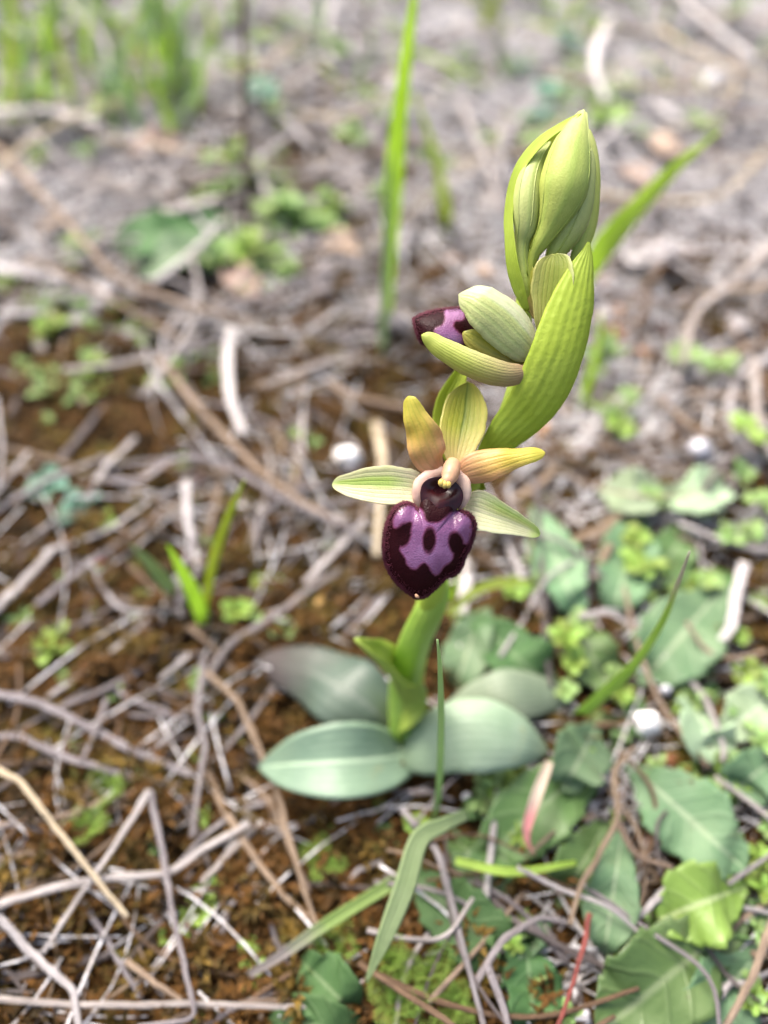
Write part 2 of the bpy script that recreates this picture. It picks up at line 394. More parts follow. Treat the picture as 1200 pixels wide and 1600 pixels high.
db = depth(base)
stem_rows = [(632, 1168, db, 30), (634, 1110, db*.955, 25), (641, 1050, db*.91, 23), (652, 1000, 12.85, 22), (670, 945, 12.2, 21), (684, 890, 11.6, 19), (705, 820, 11.1, 19),
             (738, 745, 10.8, 16), (772, 690, 10.65, 15), (800, 630, 10.6, 15), (816, 560, 10.55, 14), (818, 480, 10.5, 13), (828, 400, 10.45, 11), (850, 340, 10.4, 8)]
build('stem', tube(W(stem_rows), 60, 14, normal=UPV, rough=.08, groove=.06), MAT['stem'], orchid)
MAT['sheath'] = leaf_mat('sheath_leaf', (.34, .49, .08), (.42, .56, .12), veins=6, rough=.38, trans=.35)
MAT['bract'] = leaf_mat('bract_green', (.33, .395, .04), (.41, .475, .065), veins=6, rough=.5, spec=.3, trans=.45, scale=160)
# sheathing leaves on the stem
build('sheath_leaf', blade(W([(640, 1150, db*.965, 22), (632, 1100, db*.93, 30), (616, 1062, 12.9, 36), (592, 1032, 12.5, 29), (572, 1014, 12.3, 16), (556, 998, 12.2, 3)]), [N_(.1, .5, 1), N_(.2, .9, .8), N_(.3, 1.1, .7)], cup=.75, nl=30, nw=10, thick=.04), MAT['sheath'], orchid)
build('sheath_leaf', blade(W([(634, 1160, db*.955, 22), (640, 1090, db*.915, 28), (654, 1020, 12.6, 29), (674, 965, 12.05, 25), (688, 930, 11.9, 19), (697, 905, 11.9, 8)]), N_(.25, 0, 1), cup=-.7, nl=30, nw=10, thick=.04), MAT['sheath'], orchid)
# basal leaves
def gpt(px, py, h, w, f=1.0):
    q = G(px, py, h); return (*q, w*K*depth(q)*f)
TOC = unit(-FW*.55+ZUP*.75)
build('leaf', blade([gpt(640, 1178, .35, 26), gpt(590, 1186, 1.0, 50), gpt(530, 1190, 1.35, 58), gpt(470, 1193, 1.35, 44), gpt(430, 1196, 1.1, 23), gpt(404, 1198, .9, 2)], [unit(TOC+.1*RT), TOC, TOC], fold=.22, cup=.08, nl=34, nw=12, thick=.05, wave=.03), MAT['basal'], orchid)
build('leaf', blade([gpt(622, 1186, .5, 18), gpt(655, 1170, 1.1, 42), gpt(710, 1148, 1.5, 57), gpt(765, 1146, 1.6, 58), gpt(815, 1157, 1.4, 42), gpt(842, 1168, 1.1, 22), gpt(858, 1174, .9, 3)], [unit(TOC), unit(TOC+.1*UPV), unit(TOC)], cup=-.3, fold=.1, nl=34, nw=12, thick=.05), MAT['basal_pale'], orchid)
build('leaf', blade([gpt(625, 1150, .4, 22), gpt(585, 1110, 1.0, 50), gpt(535, 1075, 1.2, 60), gpt(480, 1048, .9, 46), gpt(430, 1036, .6, 30), gpt(395, 1036, .4, 4)], TOC, cup=-.25, nl=34, nw=12, thick=.04, wave=.08), MAT['basal_old'], orchid)
build('leaf', blade([gpt(690, 1130, .4, 18), gpt(745, 1098, .9, 34), gpt(800, 1085, 1.1, 44), gpt(855, 1085, .8, 30), gpt(896, 1095, .5, 4)], TOC, cup=-.2, nl=28, nw=10, thick=.04), MAT['basal_pale'], orchid)

# ------------------------------------------------------------------ lip builder: a domed shield with rolled-under edge
def sdf_poly(x, y, poly):
    d = 1e9; inside = False; n = len(poly)
    for i in range(n):
        x1, y1 = poly[i]; x2, y2 = poly[(i+1) % n]
        ex, ey = x2-x1, y2-y1; t = max(0, min(1, ((x-x1)*ex+(y-y1)*ey)/(ex*ex+ey*ey+1e-9)))
        d = min(d, math.hypot(x-x1-t*ex, y-y1-t*ey))
        if (y1 > y) != (y2 > y) and x < (x2-x1)*(y-y1)/(y2-y1+1e-12)+x1: inside = not inside
    return -d if inside else d
def closed(poly, n):
    p = np.array(poly+poly[:3], float); q = []
    for i in range(len(poly)):
        a, b, c_, d = p[i-1 if i else len(poly)-1], p[i], p[i+1], p[i+2]
        for t in np.linspace(0, 1, 9)[:-1]:
            q.append(.5*((2*b)+(c_-a)*t+(2*a-5*b+4*c_-d)*t*t+(3*b-a-3*c_+d)*t**3))
    q = np.array(q); L = np.concatenate([[0], np.cumsum(np.linalg.norm(np.diff(np.vstack([q, q[:1]]), axis=0), axis=1))])
    qq = np.vstack([q, q[:1]]); s = np.linspace(0, L[-1], n, endpoint=False)
    return np.stack([np.interp(s, L, qq[:, 0]), np.interp(s, L, qq[:, 1])], 1)
def lip_mesh(to_px, outline, centre, dome, spec_poly, blobs, depth_at, ns=200, nr=84, power=2.4, roll=1.0):
    """to_px maps tracing units to the place; depth_at gives the depth of the lip's own plane"""
    ol = closed(outline, ns); cx, cy = centre; m = M(); v = []; uv = []; sp = []; ed = []; hair = []
    rings = [(.002+.998*(i/nr)**.9, 0.0) for i in range(nr+1)]+[(.985, .12), (.95, .24), (.88, .34), (.76, .40)]
    for (rho, back) in rings:
        for (ox, oy) in ol:
            x = cx+(ox-cx)*rho; y = cy+(oy-cy)*rho; px, py = to_px(x, y)
            hgt = dome(x, y, rho if back == 0 else 1.0)-back*60*roll
            v.append(P(px, py, depth_at(px, py)-hgt*K*D0/3)); uv.append((rho, 0))
            if back == 0:
                d = sdf_poly(x, y, spec_poly)
                for (ex, ey, rx, ry, ang) in blobs:
                    ca, sa = math.cos(ang), math.sin(ang); qx, qy = (x-ex)*ca+(y-ey)*sa, -(x-ex)*sa+(y-ey)*ca
                    d = max(d, -(math.hypot(qx/rx, qy/ry)-1)*min(rx, ry))
                sp.append(d)
            else: sp.append(40.)
            ed.append((1-rho)*math.hypot(ox-cx, oy-cy) if back == 0 else 0.0)
    for i in range(len(rings)-1):
        for j in range(ns):
            a = i*ns+j; b = i*ns+(j+1) % ns; m.f.append((a, a+ns, b+ns, b))
    k0 = len(v); v.append(np.mean(v[:ns], axis=0)); uv.append((0, 0)); sp.append(sp[0]); ed.append(99)
    m.f += [(k0, j, (j+1) % ns) for j in range(ns)]
    m.v = v; m.uv = uv
    rim = np.array(v[nr*ns:(nr+1)*ns]); inner = np.array(v[(nr-6)*ns:(nr-5)*ns])
    return m, {'spec': sp, 'edge': ed}, rim, inner
k = NT('lip_velvet'); s_ = k.attr('spec'); e_ = k.attr('edge'); n_ = k.noise(900, detail=3)
s2 = k.math('ADD', s_, k.math('MULTIPLY', k.math('SUBTRACT', k.noise(1500, detail=2), .5), 11.0))
fac = k.grey(k.math('ADD', k.math('MULTIPLY', k.math('SUBTRACT', s2, 7.0), -.05), .5), .22, .80)
dark = k.mix(k.grey(e_, 0, 34), (.045, .0035, .010), (.009, .0006, .0015))
dark = k.mix(k.math('MULTIPLY', n_, .4), dark, (.034, .0018, .004))
purple = k.ramp(k.noise(260, detail=2), [(.3, (.14, .046, .12)), (.5, (.19, .070, .165)), (.7, (.26, .12, .245))])
purple = k.mix(k.grey(k.noise(7000, detail=1), .66, .82), purple, (.32, .20, .33))  # fine lighter specks paint sparkle into the violet
halo = k.mix(k.grey(k.math('MULTIPLY', k.math('SUBTRACT', s_, 7.0), -.05), 0, .5), (.13, .02, .065), purple)
col = k.mix(fac, dark, halo)
fine = k.node('ShaderNodeTexVoronoi'); fine.inputs['Scale'].default_value = 5200; k.put(fine.inputs['Vector'], k.obco())
k.bump(k.math('ADD', k.math('MULTIPLY', fine.outputs['Distance'], .7), k.noise(1400)), .4, .00014)
k.put(k.bs.inputs['Sheen Weight'], k.math('MULTIPLY', k.math('SUBTRACT', 1.0, fac), .06)); k.put(k.bs.inputs['Sheen Roughness'], .35)
k.put(k.bs.inputs['Sheen Tint'], (.75, .25, .45, 1))
MAT['lip'] = k.done(col, k.math('SUBTRACT', .46, k.math('MULTIPLY', fac, .20)), k.math('ADD', .10, k.math('MULTIPLY', fac, .55)))
MAT['fringe'] = plain('lip_hairs', (.060, .006, .016), (.11, .016, .035), 800, .6)
MAT['cream'] = plain('collar_flesh', (.55, .34, .28), (.68, .52, .40), 420, .4, .2, .0002, .2)
MAT['column'] = plain('column_flesh', (.46, .25, .16), (.55, .35, .20), 500, .38, .2, .0002, .2)
MAT['pollen'] = plain('pollen_yellow', (.50, .36, .07), (.58, .46, .14), 900, .4, .3, .0002, .2)
MAT['cavity'] = plain('cavity_dark', (.010, .0007, .0014), (.030, .0018, .0035), 700, .3, .3, .0002)
def fringe(rim, inner, n, length, m=None):
    m = m or M(); cen = rim.mean(axis=0)
    for _ in range(n):
        i = random.randrange(len(rim)); t = random.random()
        if 655 < proj(rim[i])[0] < 722 and proj(rim[i])[1] < 798 and proj(rim[i])[1] > 700: continue
        q = rim[i]*(1-t)+rim[(i+1) % len(rim)]*t
        out = unit(unit(q-inner[i])+.35*(np.array([random.gauss(0, 1) for _ in range(3)]))+FW*-.25); q = q+(inner[i]-q)*random.random()**2*(2.2 if random.random() < .25 else .8)-FW*.012
        l = length*(.5+random.random()); s1 = unit(np.cross(out, FW))*.0035; b = len(m.v)
        m.v += [q-s1, q+s1, q-FW*.004, q+out*l]; m.uv += [(0, 0)]*4
        m.f += [(b, b+1, b+3), (b+1, b+2, b+3), (b+2, b, b+3)]
    return m

_blade = blade
def blade(pts, normal, **kw):                # petals and bracts have slightly uneven margins
    sd_ = random.random()*60
    if 'teeth' not in kw and kw.get('nl', 0) >= 30:
        kw['teeth'] = lambda s, x: .075*mnoise.noise(Vector((s*5.5, sd_, x > 0)))+.030*mnoise.noise(Vector((s*19, sd_, x > 0)))
        kw['nl'] = int(kw['nl']*1.5)
    return _blade(pts, normal, **kw)
# ------------------------------------------------------------------ lower flower
fl = empty('flower', P(700, 770, D0), orchid)
to1 = lambda x, y: (500+x/3, 580+y/3)
outline = [(462, 645), (430, 620), (395, 614), (352, 638), (320, 690), (303, 750), (296, 820), (302, 885), (325, 945), (368, 1003), (420, 1046), (455, 1064), (498, 1056), (545, 1016), (588, 972),
           (628, 958), (662, 925), (682, 868), (703, 828), (726, 760), (728, 712), (708, 674), (668, 654), (640, 648), (652, 625), (658, 590), (640, 560), (600, 545), (550, 540), (505, 555), (480, 590), (470, 620)]
spec_poly = [(350, 728), (348, 690), (378, 652), (420, 630), (458, 642), (480, 662), (490, 700), (522, 716), (560, 712), (592, 690), (622, 665), (660, 662), (697, 690), (710, 730), (702, 785), (688, 806), (655, 800),
             (622, 850), (614, 885), (578, 912), (552, 950), (532, 945), (516, 915), (490, 893), (464, 905), (448, 924), (416, 910), (402, 872), (380, 838), (392, 812), (418, 795), (432, 750), (434, 704), (400, 706), (372, 724)]
blobs = [(390, 768, 42, 66, .25), (638, 808, 40, 66, -.2), (512, 792, 36, 73, .08)]
def dome1(x, y, rho):
    b = 62*(1-rho**2.6)
    b -= 34*math.exp(-((x-568)/85)**2-((y-575)/70)**2)
    b += 20*math.exp(-((x-375)/42)**2-((y-690)/60)**2)+20*math.exp(-((x-672)/42)**2-((y-715)/60)**2)
    b -= 14*math.exp(-((x-440)/22)**2-((y-660)/50)**2)+14*math.exp(-((x-628)/20)**2-((y-690)/50)**2)
    return b
dl = lambda px, py: 10.02+(py-850)*.0012+(px-670)*.0006
m, at, rim, inner = lip_mesh(to1, outline, (510, 800), dome1, [tuple(q) for q in closed(spec_poly, 110)], blobs, dl)
tag(build('lip', m, MAT['lip'], fl, attrs=at), 'maroon velvety lip with glossy violet marking')
tag(build('lip_fringe', fringe(rim, inner, 6500, .030), MAT['fringe'], fl), kind='stuff')
def Z(rows, d0): return W([(500+x/3, 580+y/3, d0+dd, w/3) for x, y, dd, w in rows])
build('lip_tip', tube(Z([(446, 1046, .0, 4), (454, 1055, .0, 9), (464, 1062, .01, 4)], 10.03), 8, 8, flat=.6, normal=CAMN), MAT['column'], fl)
# basal field and cavity
cav = [(470, 590), (474, 545), (492, 515), (530, 496), (580, 496), (625, 512), (660, 545), (672, 585), (658, 632), (625, 660), (592, 690), (545, 712), (505, 690), (485, 640)]
def domec(x, y, rho): return 12*(1-rho**2)-44*math.exp(-((x-572)/62)**2-((y-552)/36)**2)+12*math.exp(-((x-548)/40)**2-((y-650)/40)**2)
m, at, _, _ = lip_mesh(to1, cav, (572, 605), domec, [(0, 0), (1, 0), (0, 1)], [], lambda px, py: 9.93+(py-780)*.0006, ns=80, nr=30, roll=.8)
build('cavity', m, MAT['cavity'], fl)
build('collar', tube(Z([(470, 650, .10, 8), (462, 600, .07, 28), (466, 548, .05, 34), (492, 506, .06, 34), (540, 480, .09, 28), (590, 466, .11, 22), (640, 482, .09, 26), (672, 520, .06, 32), (680, 568, .05, 29), (672, 612, .07, 22), (652, 655, .11, 7)], 9.99), 44, 14, flat=.62, normal=CAMN, rough=.2), MAT['cream'], fl)
col_o = build('column', tube(Z([(632, 428, .10, 20), (622, 440, .02, 38), (614, 470, -.06, 43), (604, 500, -.12, 37), (592, 524, -.16, 25), (584, 540, -.15, 7)], 9.93), 24, 14, normal=CAMN, rough=.1), MAT['column'], fl)
for (x, y, r) in ((568, 524, 15), (602, 532, 14), (584, 532, 15)):
    build('pollen_mass', tube(Z([(x, y-r, -.14, r*.45), (x, y-r*.4, -.17, r*.95), (x, y+r*.4, -.17, r*.95), (x, y+r, -.15, r*.4)], 9.9), 9, 10, normal=CAMN), MAT['pollen'], fl)

GB = (.24, .38, .045); PALE = (.60, .60, .36); CRM = (.66, .60, .44)
MAT['sepal_side'] = petal_mat('sepal_side', [(0, (.62, .55, .34)), (.42, (.56, .54, .30)), (.52, (.40, .52, .14)), (.68, (.38, .50, .11)), (.80, (.56, .56, .30)), (1, (.58, .56, .32))], base=(.66, .60, .46), base_at=(.05, .4), tip=(.60, .68, .30), tip_at=(.9, 1.0), trans=.3, vein_dark=.93)
MAT['sepal_side2'] = petal_mat('sepal_side2', [(0, (.60, .64, .34)), (.14, (.45, .58, .16)), (.3, (.47, .52, .17)), (.46, (.57, .57, .34)), (1, (.58, .58, .38))], base=(.60, .58, .40), base_at=(.05, .4), tip=(.42, .58, .12), tip_at=(.8, 1.0), trans=.3, vein_dark=.93)
MAT['sepal_top'] = petal_mat('sepal_top', [(0, (.52, .48, .10)), (.2, (.42, .42, .05)), (.46, (.38, .40, .04)), (.5, (.16, .22, .02)), (.56, (.32, .36, .04)), (.8, (.46, .44, .06)), (1, (.54, .49, .10))], base=(.54, .41, .16), base_at=(.05, .45), trans=.35, vein_dark=.91)
MAT['petal'] = petal_mat('petal_yellow', [(0, (.66, .42, .13)), (.25, (.64, .46, .08)), (.7, (.62, .45, .08)), (1, (.66, .38, .18))], base=(.62, .33, .21), base_at=(.02, .55), tip=(.58, .52, .08), tip_at=(.45, .85), trans=.4, veins=5, vein_dark=.9)
build('sepal', blade(Z([(490, 560, .14, 50), (430, 548, .08, 82), (350, 540, .04, 92), (250, 537, .05, 86), (160, 534, .08, 64), (100, 530, .12, 42), (70, 530, .15, 22), (58, 530, .17, 4)], 10.05), [N_(0, .25, 1), N_(-.1, .1, 1), N_(-.3, .1, 1)], cup=.12, fold=.12, nl=40, nw=16, thick=.035), MAT['sepal_side'], fl)
build('sepal', blade(Z([(680, 640, .12, 70), (730, 655, .06, 96), (800, 678, .04, 84), (880, 705, .06, 64), (950, 732, .10, 44), (1005, 755, .14, 27), (1030, 768, .17, 6)], 10.1), [N_(0, .2, 1), N_(.1, .1, 1), N_(.3, 0, 1)], cup=.15, fold=.2, nl=40, nw=16, thick=.035), MAT['sepal_side2'], fl)
build('sepal', blade(Z([(638, 430, .12, 42), (645, 370, .16, 78), (660, 290, .22, 104), (675, 200, .30, 104), (685, 130, .34, 86), (690, 85, .34, 58), (692, 60, .32, 28), (692, 52, .31, 6)], 10.05), [N_(0, .1, 1), N_(0, .2, 1), N_(0, .5, 1)], cup=.22, fold=.1, nl=40, nw=16, thick=.035), MAT['sepal_top'], fl)
build('petal', blade(Z([(560, 462, .10, 40), (530, 420, .02, 80), (500, 350, -.06, 88), (470, 270, -.10, 74), (442, 210, -.12, 58), (424, 160, -.12, 46), (416, 128, -.11, 30), (414, 116, -.10, 6)], 9.98), [N_(.2, 0, 1), N_(-.2, .1, 1), N_(-.5, .2, 1)], cup=-.3, nl=40, nw=14, thick=.03, wave=.10, seed=2), MAT['petal'], fl)
build('petal', blade(Z([(650, 480, .10, 34), (690, 468, .04, 66), (760, 446, -.02, 80), (850, 420, -.06, 66), (930, 400, -.06, 48), (1000, 386, -.05, 38), (1040, 382, -.03, 24), (1056, 382, -.02, 5)], 9.98), [N_(0, -.2, 1), N_(0, .2, 1), N_(.2, .5, 1)], cup=-.3, nl=40, nw=14, thick=.03, wave=.09, seed=5), MAT['petal'], fl)
build('ovary', tube(W([(702, 745, 10.15, 13), (712, 735, 10.4, 13), (728, 742, 10.65, 12), (742, 760, 10.9, 10)]), 16, 10, groove=.1), MAT['stem'], fl)
# its bract shows behind the upper sepal
build('bract', blade(W([(745, 770, 10.95, 16), (722, 720, 10.9, 22), (702, 670, 10.85, 24), (702, 630, 10.8, 20), (716, 595, 10.75, 14), (728, 560, 10.7, 3)]), N_(-.2, 0, 1), cup=.5, nl=26, nw=8, thick=.03), MAT['bract'], orchid)

# ------------------------------------------------------------------ upper flower, half open, facing the left of its stem
f2 = empty('flower', P(830, 560, 10.2), orchid)
to2 = lambda x, y: (620+x/3.333, 150+y/3.334)
def Y(rows, d0): return W([(620+x/3.333, 150+y/3.334, d0+dd, w/3.333) for x, y, dd, w in rows])
out2 = [(84, 1168), (110, 1145), (150, 1128), (215, 1112), (290, 1104), (350, 1108), (420, 1160), (455, 1250), (450, 1340), (400, 1395), (330, 1370), (250, 1340), (175, 1310), (125, 1290), (100, 1240)]
sp2 = [(256, 1110), (335, 1108), (345, 1160), (305, 1168), (290, 1200), (325, 1240), (365, 1262), (342, 1292), (285, 1285), (208, 1236), (204, 1214), (240, 1196), (256, 1160)]
m, at, rim2, inn2 = lip_mesh(to2, out2, (268, 1225), lambda x, y, r: 88*(1-min(1, .8*((x-275)/215)**2+.8*((y-1245)/150)**2))*(1-r**6)+10*(1-r*r), [tuple(q) for q in closed(sp2, 60)], [], lambda px, py: 10.24+(px-700)*.002, ns=140, nr=60)
tag(build('lip', m, MAT['lip'], f2, attrs=at), 'maroon lip with violet patch, half hidden by sepals')
tag(build('lip_fringe', fringe(rim2, inn2, 3000, .024), MAT['fringe'], f2), kind='stuff')
MAT['sepal_pale'] = petal_mat('sepal_pale', [(0, (.47, .51, .22)), (.3, (.45, .50, .20)), (.58, (.43, .48, .19)), (.66, (.54, .57, .36)), (1, (.60, .61, .43))], base=(.55, .50, .32), base_at=(0, .3), tip=(.54, .58, .30), tip_at=(.85, 1), trans=.3, veins=6, vein_dark=.96)
MAT['sepal_low'] = petal_mat('sepal_low', [(0, (.50, .44, .14)), (.25, (.46, .50, .08)), (.6, (.50, .55, .12)), (1, (.60, .60, .24))], base=(.40, .25, .17), base_at=(.05, .6), tip=(.46, .52, .10), tip_at=(.55, .9), trans=.35, vein_dark=.92)
MAT['petal_olive'] = petal_mat('petal_olive', [(0, (.42, .36, .09)), (.5, (.44, .42, .06)), (1, (.46, .46, .09))], base=(.38, .28, .10), base_at=(0, .6), trans=.4, veins=4)
MAT['sepal_back'] = petal_mat('sepal_back', [(0, (.50, .49, .15)), (.3, (.38, .41, .08)), (.55, (.26, .31, .04)), (.85, (.33, .38, .06)), (1, (.64, .66, .30))], base=(.48, .44, .18), base_at=(0, .5), trans=.4, vein_dark=.93)
build('sepal', blade(Y([(745, 1370, .06, 40), (715, 1320, .0, 92), (640, 1230, -.12, 128), (540, 1130, -.2, 136), (450, 1070, -.22, 122), (395, 1042, -.18, 100), (356, 1034, -.13, 76), (336, 1032, -.09, 48), (326, 1032, -.06, 22), (322, 1032, -.05, 3)], 10.0), [N_(.1, .2, 1), N_(-.1, .35, 1), N_(-.4, .4, 1)], cup=-.45, nl=44, nw=18, thick=.035), MAT['sepal_pale'], f2)
build('sepal', blade(Y([(702, 1408, .02, 20), (660, 1440, -.06, 48), (580, 1452, -.14, 66), (470, 1428, -.18, 72), (350, 1378, -.18, 68), (240, 1318, -.14, 58), (180, 1276, -.10, 46), (148, 1256, -.08, 32), (134, 1248, -.06, 18), (128, 1244, -.05, 3)], 9.98), [N_(.1, -.2, 1), N_(0, -.3, 1), N_(-.3, -.2, 1)], cup=-.4, nl=44, nw=16, thick=.035), MAT['sepal_low'], f2)
build('petal', blade(Y([(715, 1412, .1, 14), (660, 1396, .08, 34), (580, 1362, .02, 58), (490, 1318, -.02, 72), (420, 1278, -.03, 62), (370, 1248, -.02, 40), (344, 1232, 0, 8)], 10.02), [N_(0, .1, 1), N_(0, 0, 1), N_(-.3, 0, 1)], cup=-.25, nl=34, nw=12, thick=.03), MAT['petal_olive'], f2)
build('sepal', blade(Y([(775, 1280, .10, 30), (785, 1180, .02, 66), (800, 1060, -.02, 96), (815, 960, -.05, 108), (822, 890, -.06, 96), (824, 845, -.05, 66), (822, 822, -.04, 12)], 10.06), [N_(-.2, 0, 1), N_(-.3, .1, 1), N_(-.2, .4, 1)], cup=.3, nl=36, nw=14, thick=.035), MAT['sepal_back'], f2)
build('petal', blade(Y([(738, 1150, .12, 30), (710, 1060, .1, 50), (690, 970, .1, 48), (680, 900, .12, 34), (674, 850, .14, 20), (672, 812, .15, 4)], 10.08), [N_(-.6, 0, 1), N_(-.7, 0, 1), N_(-.6, .1, 1)], cup=.3, nl=30, nw=10, thick=.03), MAT['petal_olive'], f2)
build('column', tube(Y([(732, 1180, .2, 8), (722, 1110, .17, 15), (712, 1060, .16, 14), (706, 1020, .18, 5)], 10.1), 16, 10), MAT['column'], f2)
build('ovary', tube(Y([(720, 1400, .1, 22), (700, 1450, .3, 34), (670, 1530, .5, 36), (640, 1590, .6, 34)], 10.05), 18, 12, groove=.1), MAT['stem'], f2)
# the large bract that clasps it, and the pale strip of the stem below
build('bract', blade(W([(756, 716, 10.55, 16), (790, 680, 10.3, 30), (838, 628, 10.02, 42), (872, 560, 9.86, 45), (896, 480, 9.86, 38), (910, 425, 9.92, 23), (918, 395, 9.96, 10), (920, 378, 9.98, 2)]), [N_(.35, .2, 1), N_(.3, .1, 1), N_(.2, .1, 1)], cup=-.35, fold=.1, nl=44, nw=16, thick=.04), MAT['bract'], orchid)

# ------------------------------------------------------------------ buds
MAT['bud'] = petal_mat('bud_green', [(0, (.30, .40, .10)), (.3, (.42, .50, .11)), (.6, (.50, .56, .13)), (1, (.42, .50, .10))], base=(.40, .47, .06), base_at=(0, .35), tip=(.60, .64, .22), tip_at=(.7, 1), trans=.25, veins=7, rough=.55, vein_dark=.9)
MAT['bud_dark'] = petal_mat('bud_dark_green', [(0, (.36, .42, .13)), (.5, (.46, .51, .18)), (1, (.38, .44, .12))], base=(.36, .45, .06), base_at=(0, .4), trans=.2, veins=7, rough=.55, vein_dark=.9)
def bud(rows, mat, seams, normal):
    b = build('bud', tube(Y(rows, 10.1), 40, 20, normal=normal, flat=.9), mat, orchid)
    c_ = cr(Y(rows, 10.1), 40)
    for a in seams:                           # raised edges where the closed sepals meet
        pts = []
        for i in range(6, 39, 4):
            t = unit(c_[min(39, i+1), :3]-c_[i-1, :3]); n = unit(normal-np.dot(normal, t)*t); s__ = np.cross(t, n); r = c_[i, 3]
            pts.append((*(c_[i, :3]+(s__*math.cos(a)+n*math.sin(a)*.9)*r*.985), .010))
        build('seam', tube(pts, 24, 6), mat, b)
    return b
bud([(690, 960, .14, 20), (712, 835, .06, 30), (745, 770, .0, 44), (790, 690, -.06, 62), (835, 590, -.12, 98), (866, 490, -.15, 128), (886, 390, -.15, 126), (906, 280, -.13, 104), (928, 200, -.1, 76), (950, 140, -.07, 48), (964, 104, -.05, 28), (970, 84, -.04, 16), (972, 74, -.03, 5)], MAT['bud'], (.6, 2.6, 4.4), -FW)
bud([(690, 1080, .16, 18), (672, 985, .12, 32), (652, 860, .10, 36), (652, 760, .06, 42), (668, 690, .0, 58), (672, 610, -.03, 70), (678, 520, -.04, 72), (692, 430, -.02, 64), (722, 350, .02, 48), (770, 280, .06, 24), (800, 240, .08, 6)], MAT['bud_dark'], (1.2, 2.3), -FW)
bud([(740, 960, .2, 18), (800, 860, .14, 36), (850, 770, .10, 66), (900, 670, .06, 88), (938, 570, .05, 84), (965, 470, .06, 68), (990, 360, .1, 46), (1004, 290, .14, 20), (1008, 270, .16, 5)], MAT['bud_dark'], (1.4, 2.4), -FW)
build('bract', blade(Y([(680, 1120, .14, 14), (640, 1010, .06, 34), (604, 880, .0, 34), (588, 740, .0, 28), (584, 600, .02, 25), (610, 460, .02, 28), (664, 340, .0, 34), (750, 240, -.04, 36), (850, 165, -.08, 30), (925, 112, -.08, 16), (960, 90, -.07, 3)], 10.04), [N_(-.7, 0, .8), N_(-.5, .3, .9), N_(-.3, .7, .8)], cup=.2, nl=44, nw=10, thick=.035), MAT['bract'], orchid)
build('bract', blade(Y([(860, 1000, .22, 8), (930, 880, .16, 34), (970, 780, .12, 50), (1010, 650, .1, 56), (1032, 500, .08, 44), (1036, 360, .08, 36), (1024, 250, .08, 26), (1010, 190, .08, 10), (1004, 172, .08, 2)], 10.16), [N_(.5, 0, .9), N_(.4, 0, 1), N_(.3, .2, 1)], cup=-.4, nl=40, nw=10, thick=.035), MAT['bud'], orchid)
build('bract', blade(Y([(700, 850, .14, 30), (720, 700, .16, 60), (760, 520, .2, 90), (800, 360, .2, 90), (860, 230, .16, 56), (920, 140, .1, 22), (955, 95, .06, 4)], 10.2), N_(-.2, .3, 1), cup=.5, nl=34, nw=10, thick=.03), MAT['bract'], orchid)

blade = _blade
# ================================================================== DRY STEMS, one by one
STEMN = [0]
def dry(name, pts, w, mat, lift, label, group=None, flat=.75, cat='dry stem', taper=.75, wob=.05, kids=(), curl=None):
    STEMN[0] += 1; sd_ = STEMN[0]; rows = []
    n = len(pts)
    for i, q in enumerate(pts):
        h = lift + (q[2] if len(q) > 2 else .10*math.sin(math.pi*i/max(1, n-1)))
        g = G(q[0], q[1], h); r = w/2*K*depth(g)*(1-(1-taper)*i/max(1, n-1))
        rows.append((g[0], g[1], g[2], r*.70))
    c_ = poly(rows, max(16, 6*n), .45)
    for i in range(len(c_)):                  # slight kinks and swollen joints
        c_[i, :3] += np.array([mnoise.noise(Vector((i*.35, sd_*3.7, a*5.))) for a in range(3)])*wob*(.4+4*c_[i, 3])
        c_[i, 3] *= 1+.14*mnoise.noise(Vector((i*.5, sd_*1.9, 0)))
        if (i+sd_) % 17 == 8: c_[i, 3] *= 1.22
    o = build(name, tube(c_, len(c_)*2, 10, flat=flat, rough=.09, seed=sd_, groove=.16), MAT[mat], origin=rows[0][:3])
    if group:
        L_ = float(np.linalg.norm(np.diff(np.array(rows)[:, :3], axis=0), axis=1).sum())
        look = ('stubby ' if L_ < 1.0 else 'short ' if L_ < 1.5 else 'medium ' if L_ < 2.1 else 'long ')+('slim ' if w < 13 else 'stout ' if w > 15 else '')+('bent ' if n > 2 and np.linalg.norm(np.array(rows[n//2][:3])-(np.array(rows[0][:3])+np.array(rows[-1][:3]))/2) > .12*L_ else 'straight ')+{'grey': 'grey', 'light': 'pale', 'tan': 'tan', 'dark': 'dark grey', 'brown': 'brown'}[mat]
        label = look+' '+label; group += ', '+look
    tag(o, label, cat, group)
    for kp in kids:
        rr = [(*G(a, b, lift+.06), w*.38*K*depth(G(a, b, lift))*(1-.3*i/(len(kp)-1))) for i, (a, b) in enumerate(kp)]
        build('branch', tube(rr, 24, 8, flat=flat, rough=.16, seed=sd_+.5), MAT[mat], o)
    return o
gL = 'dry stems on the moss'; lL = 'dry stem lying loose on the brown moss'
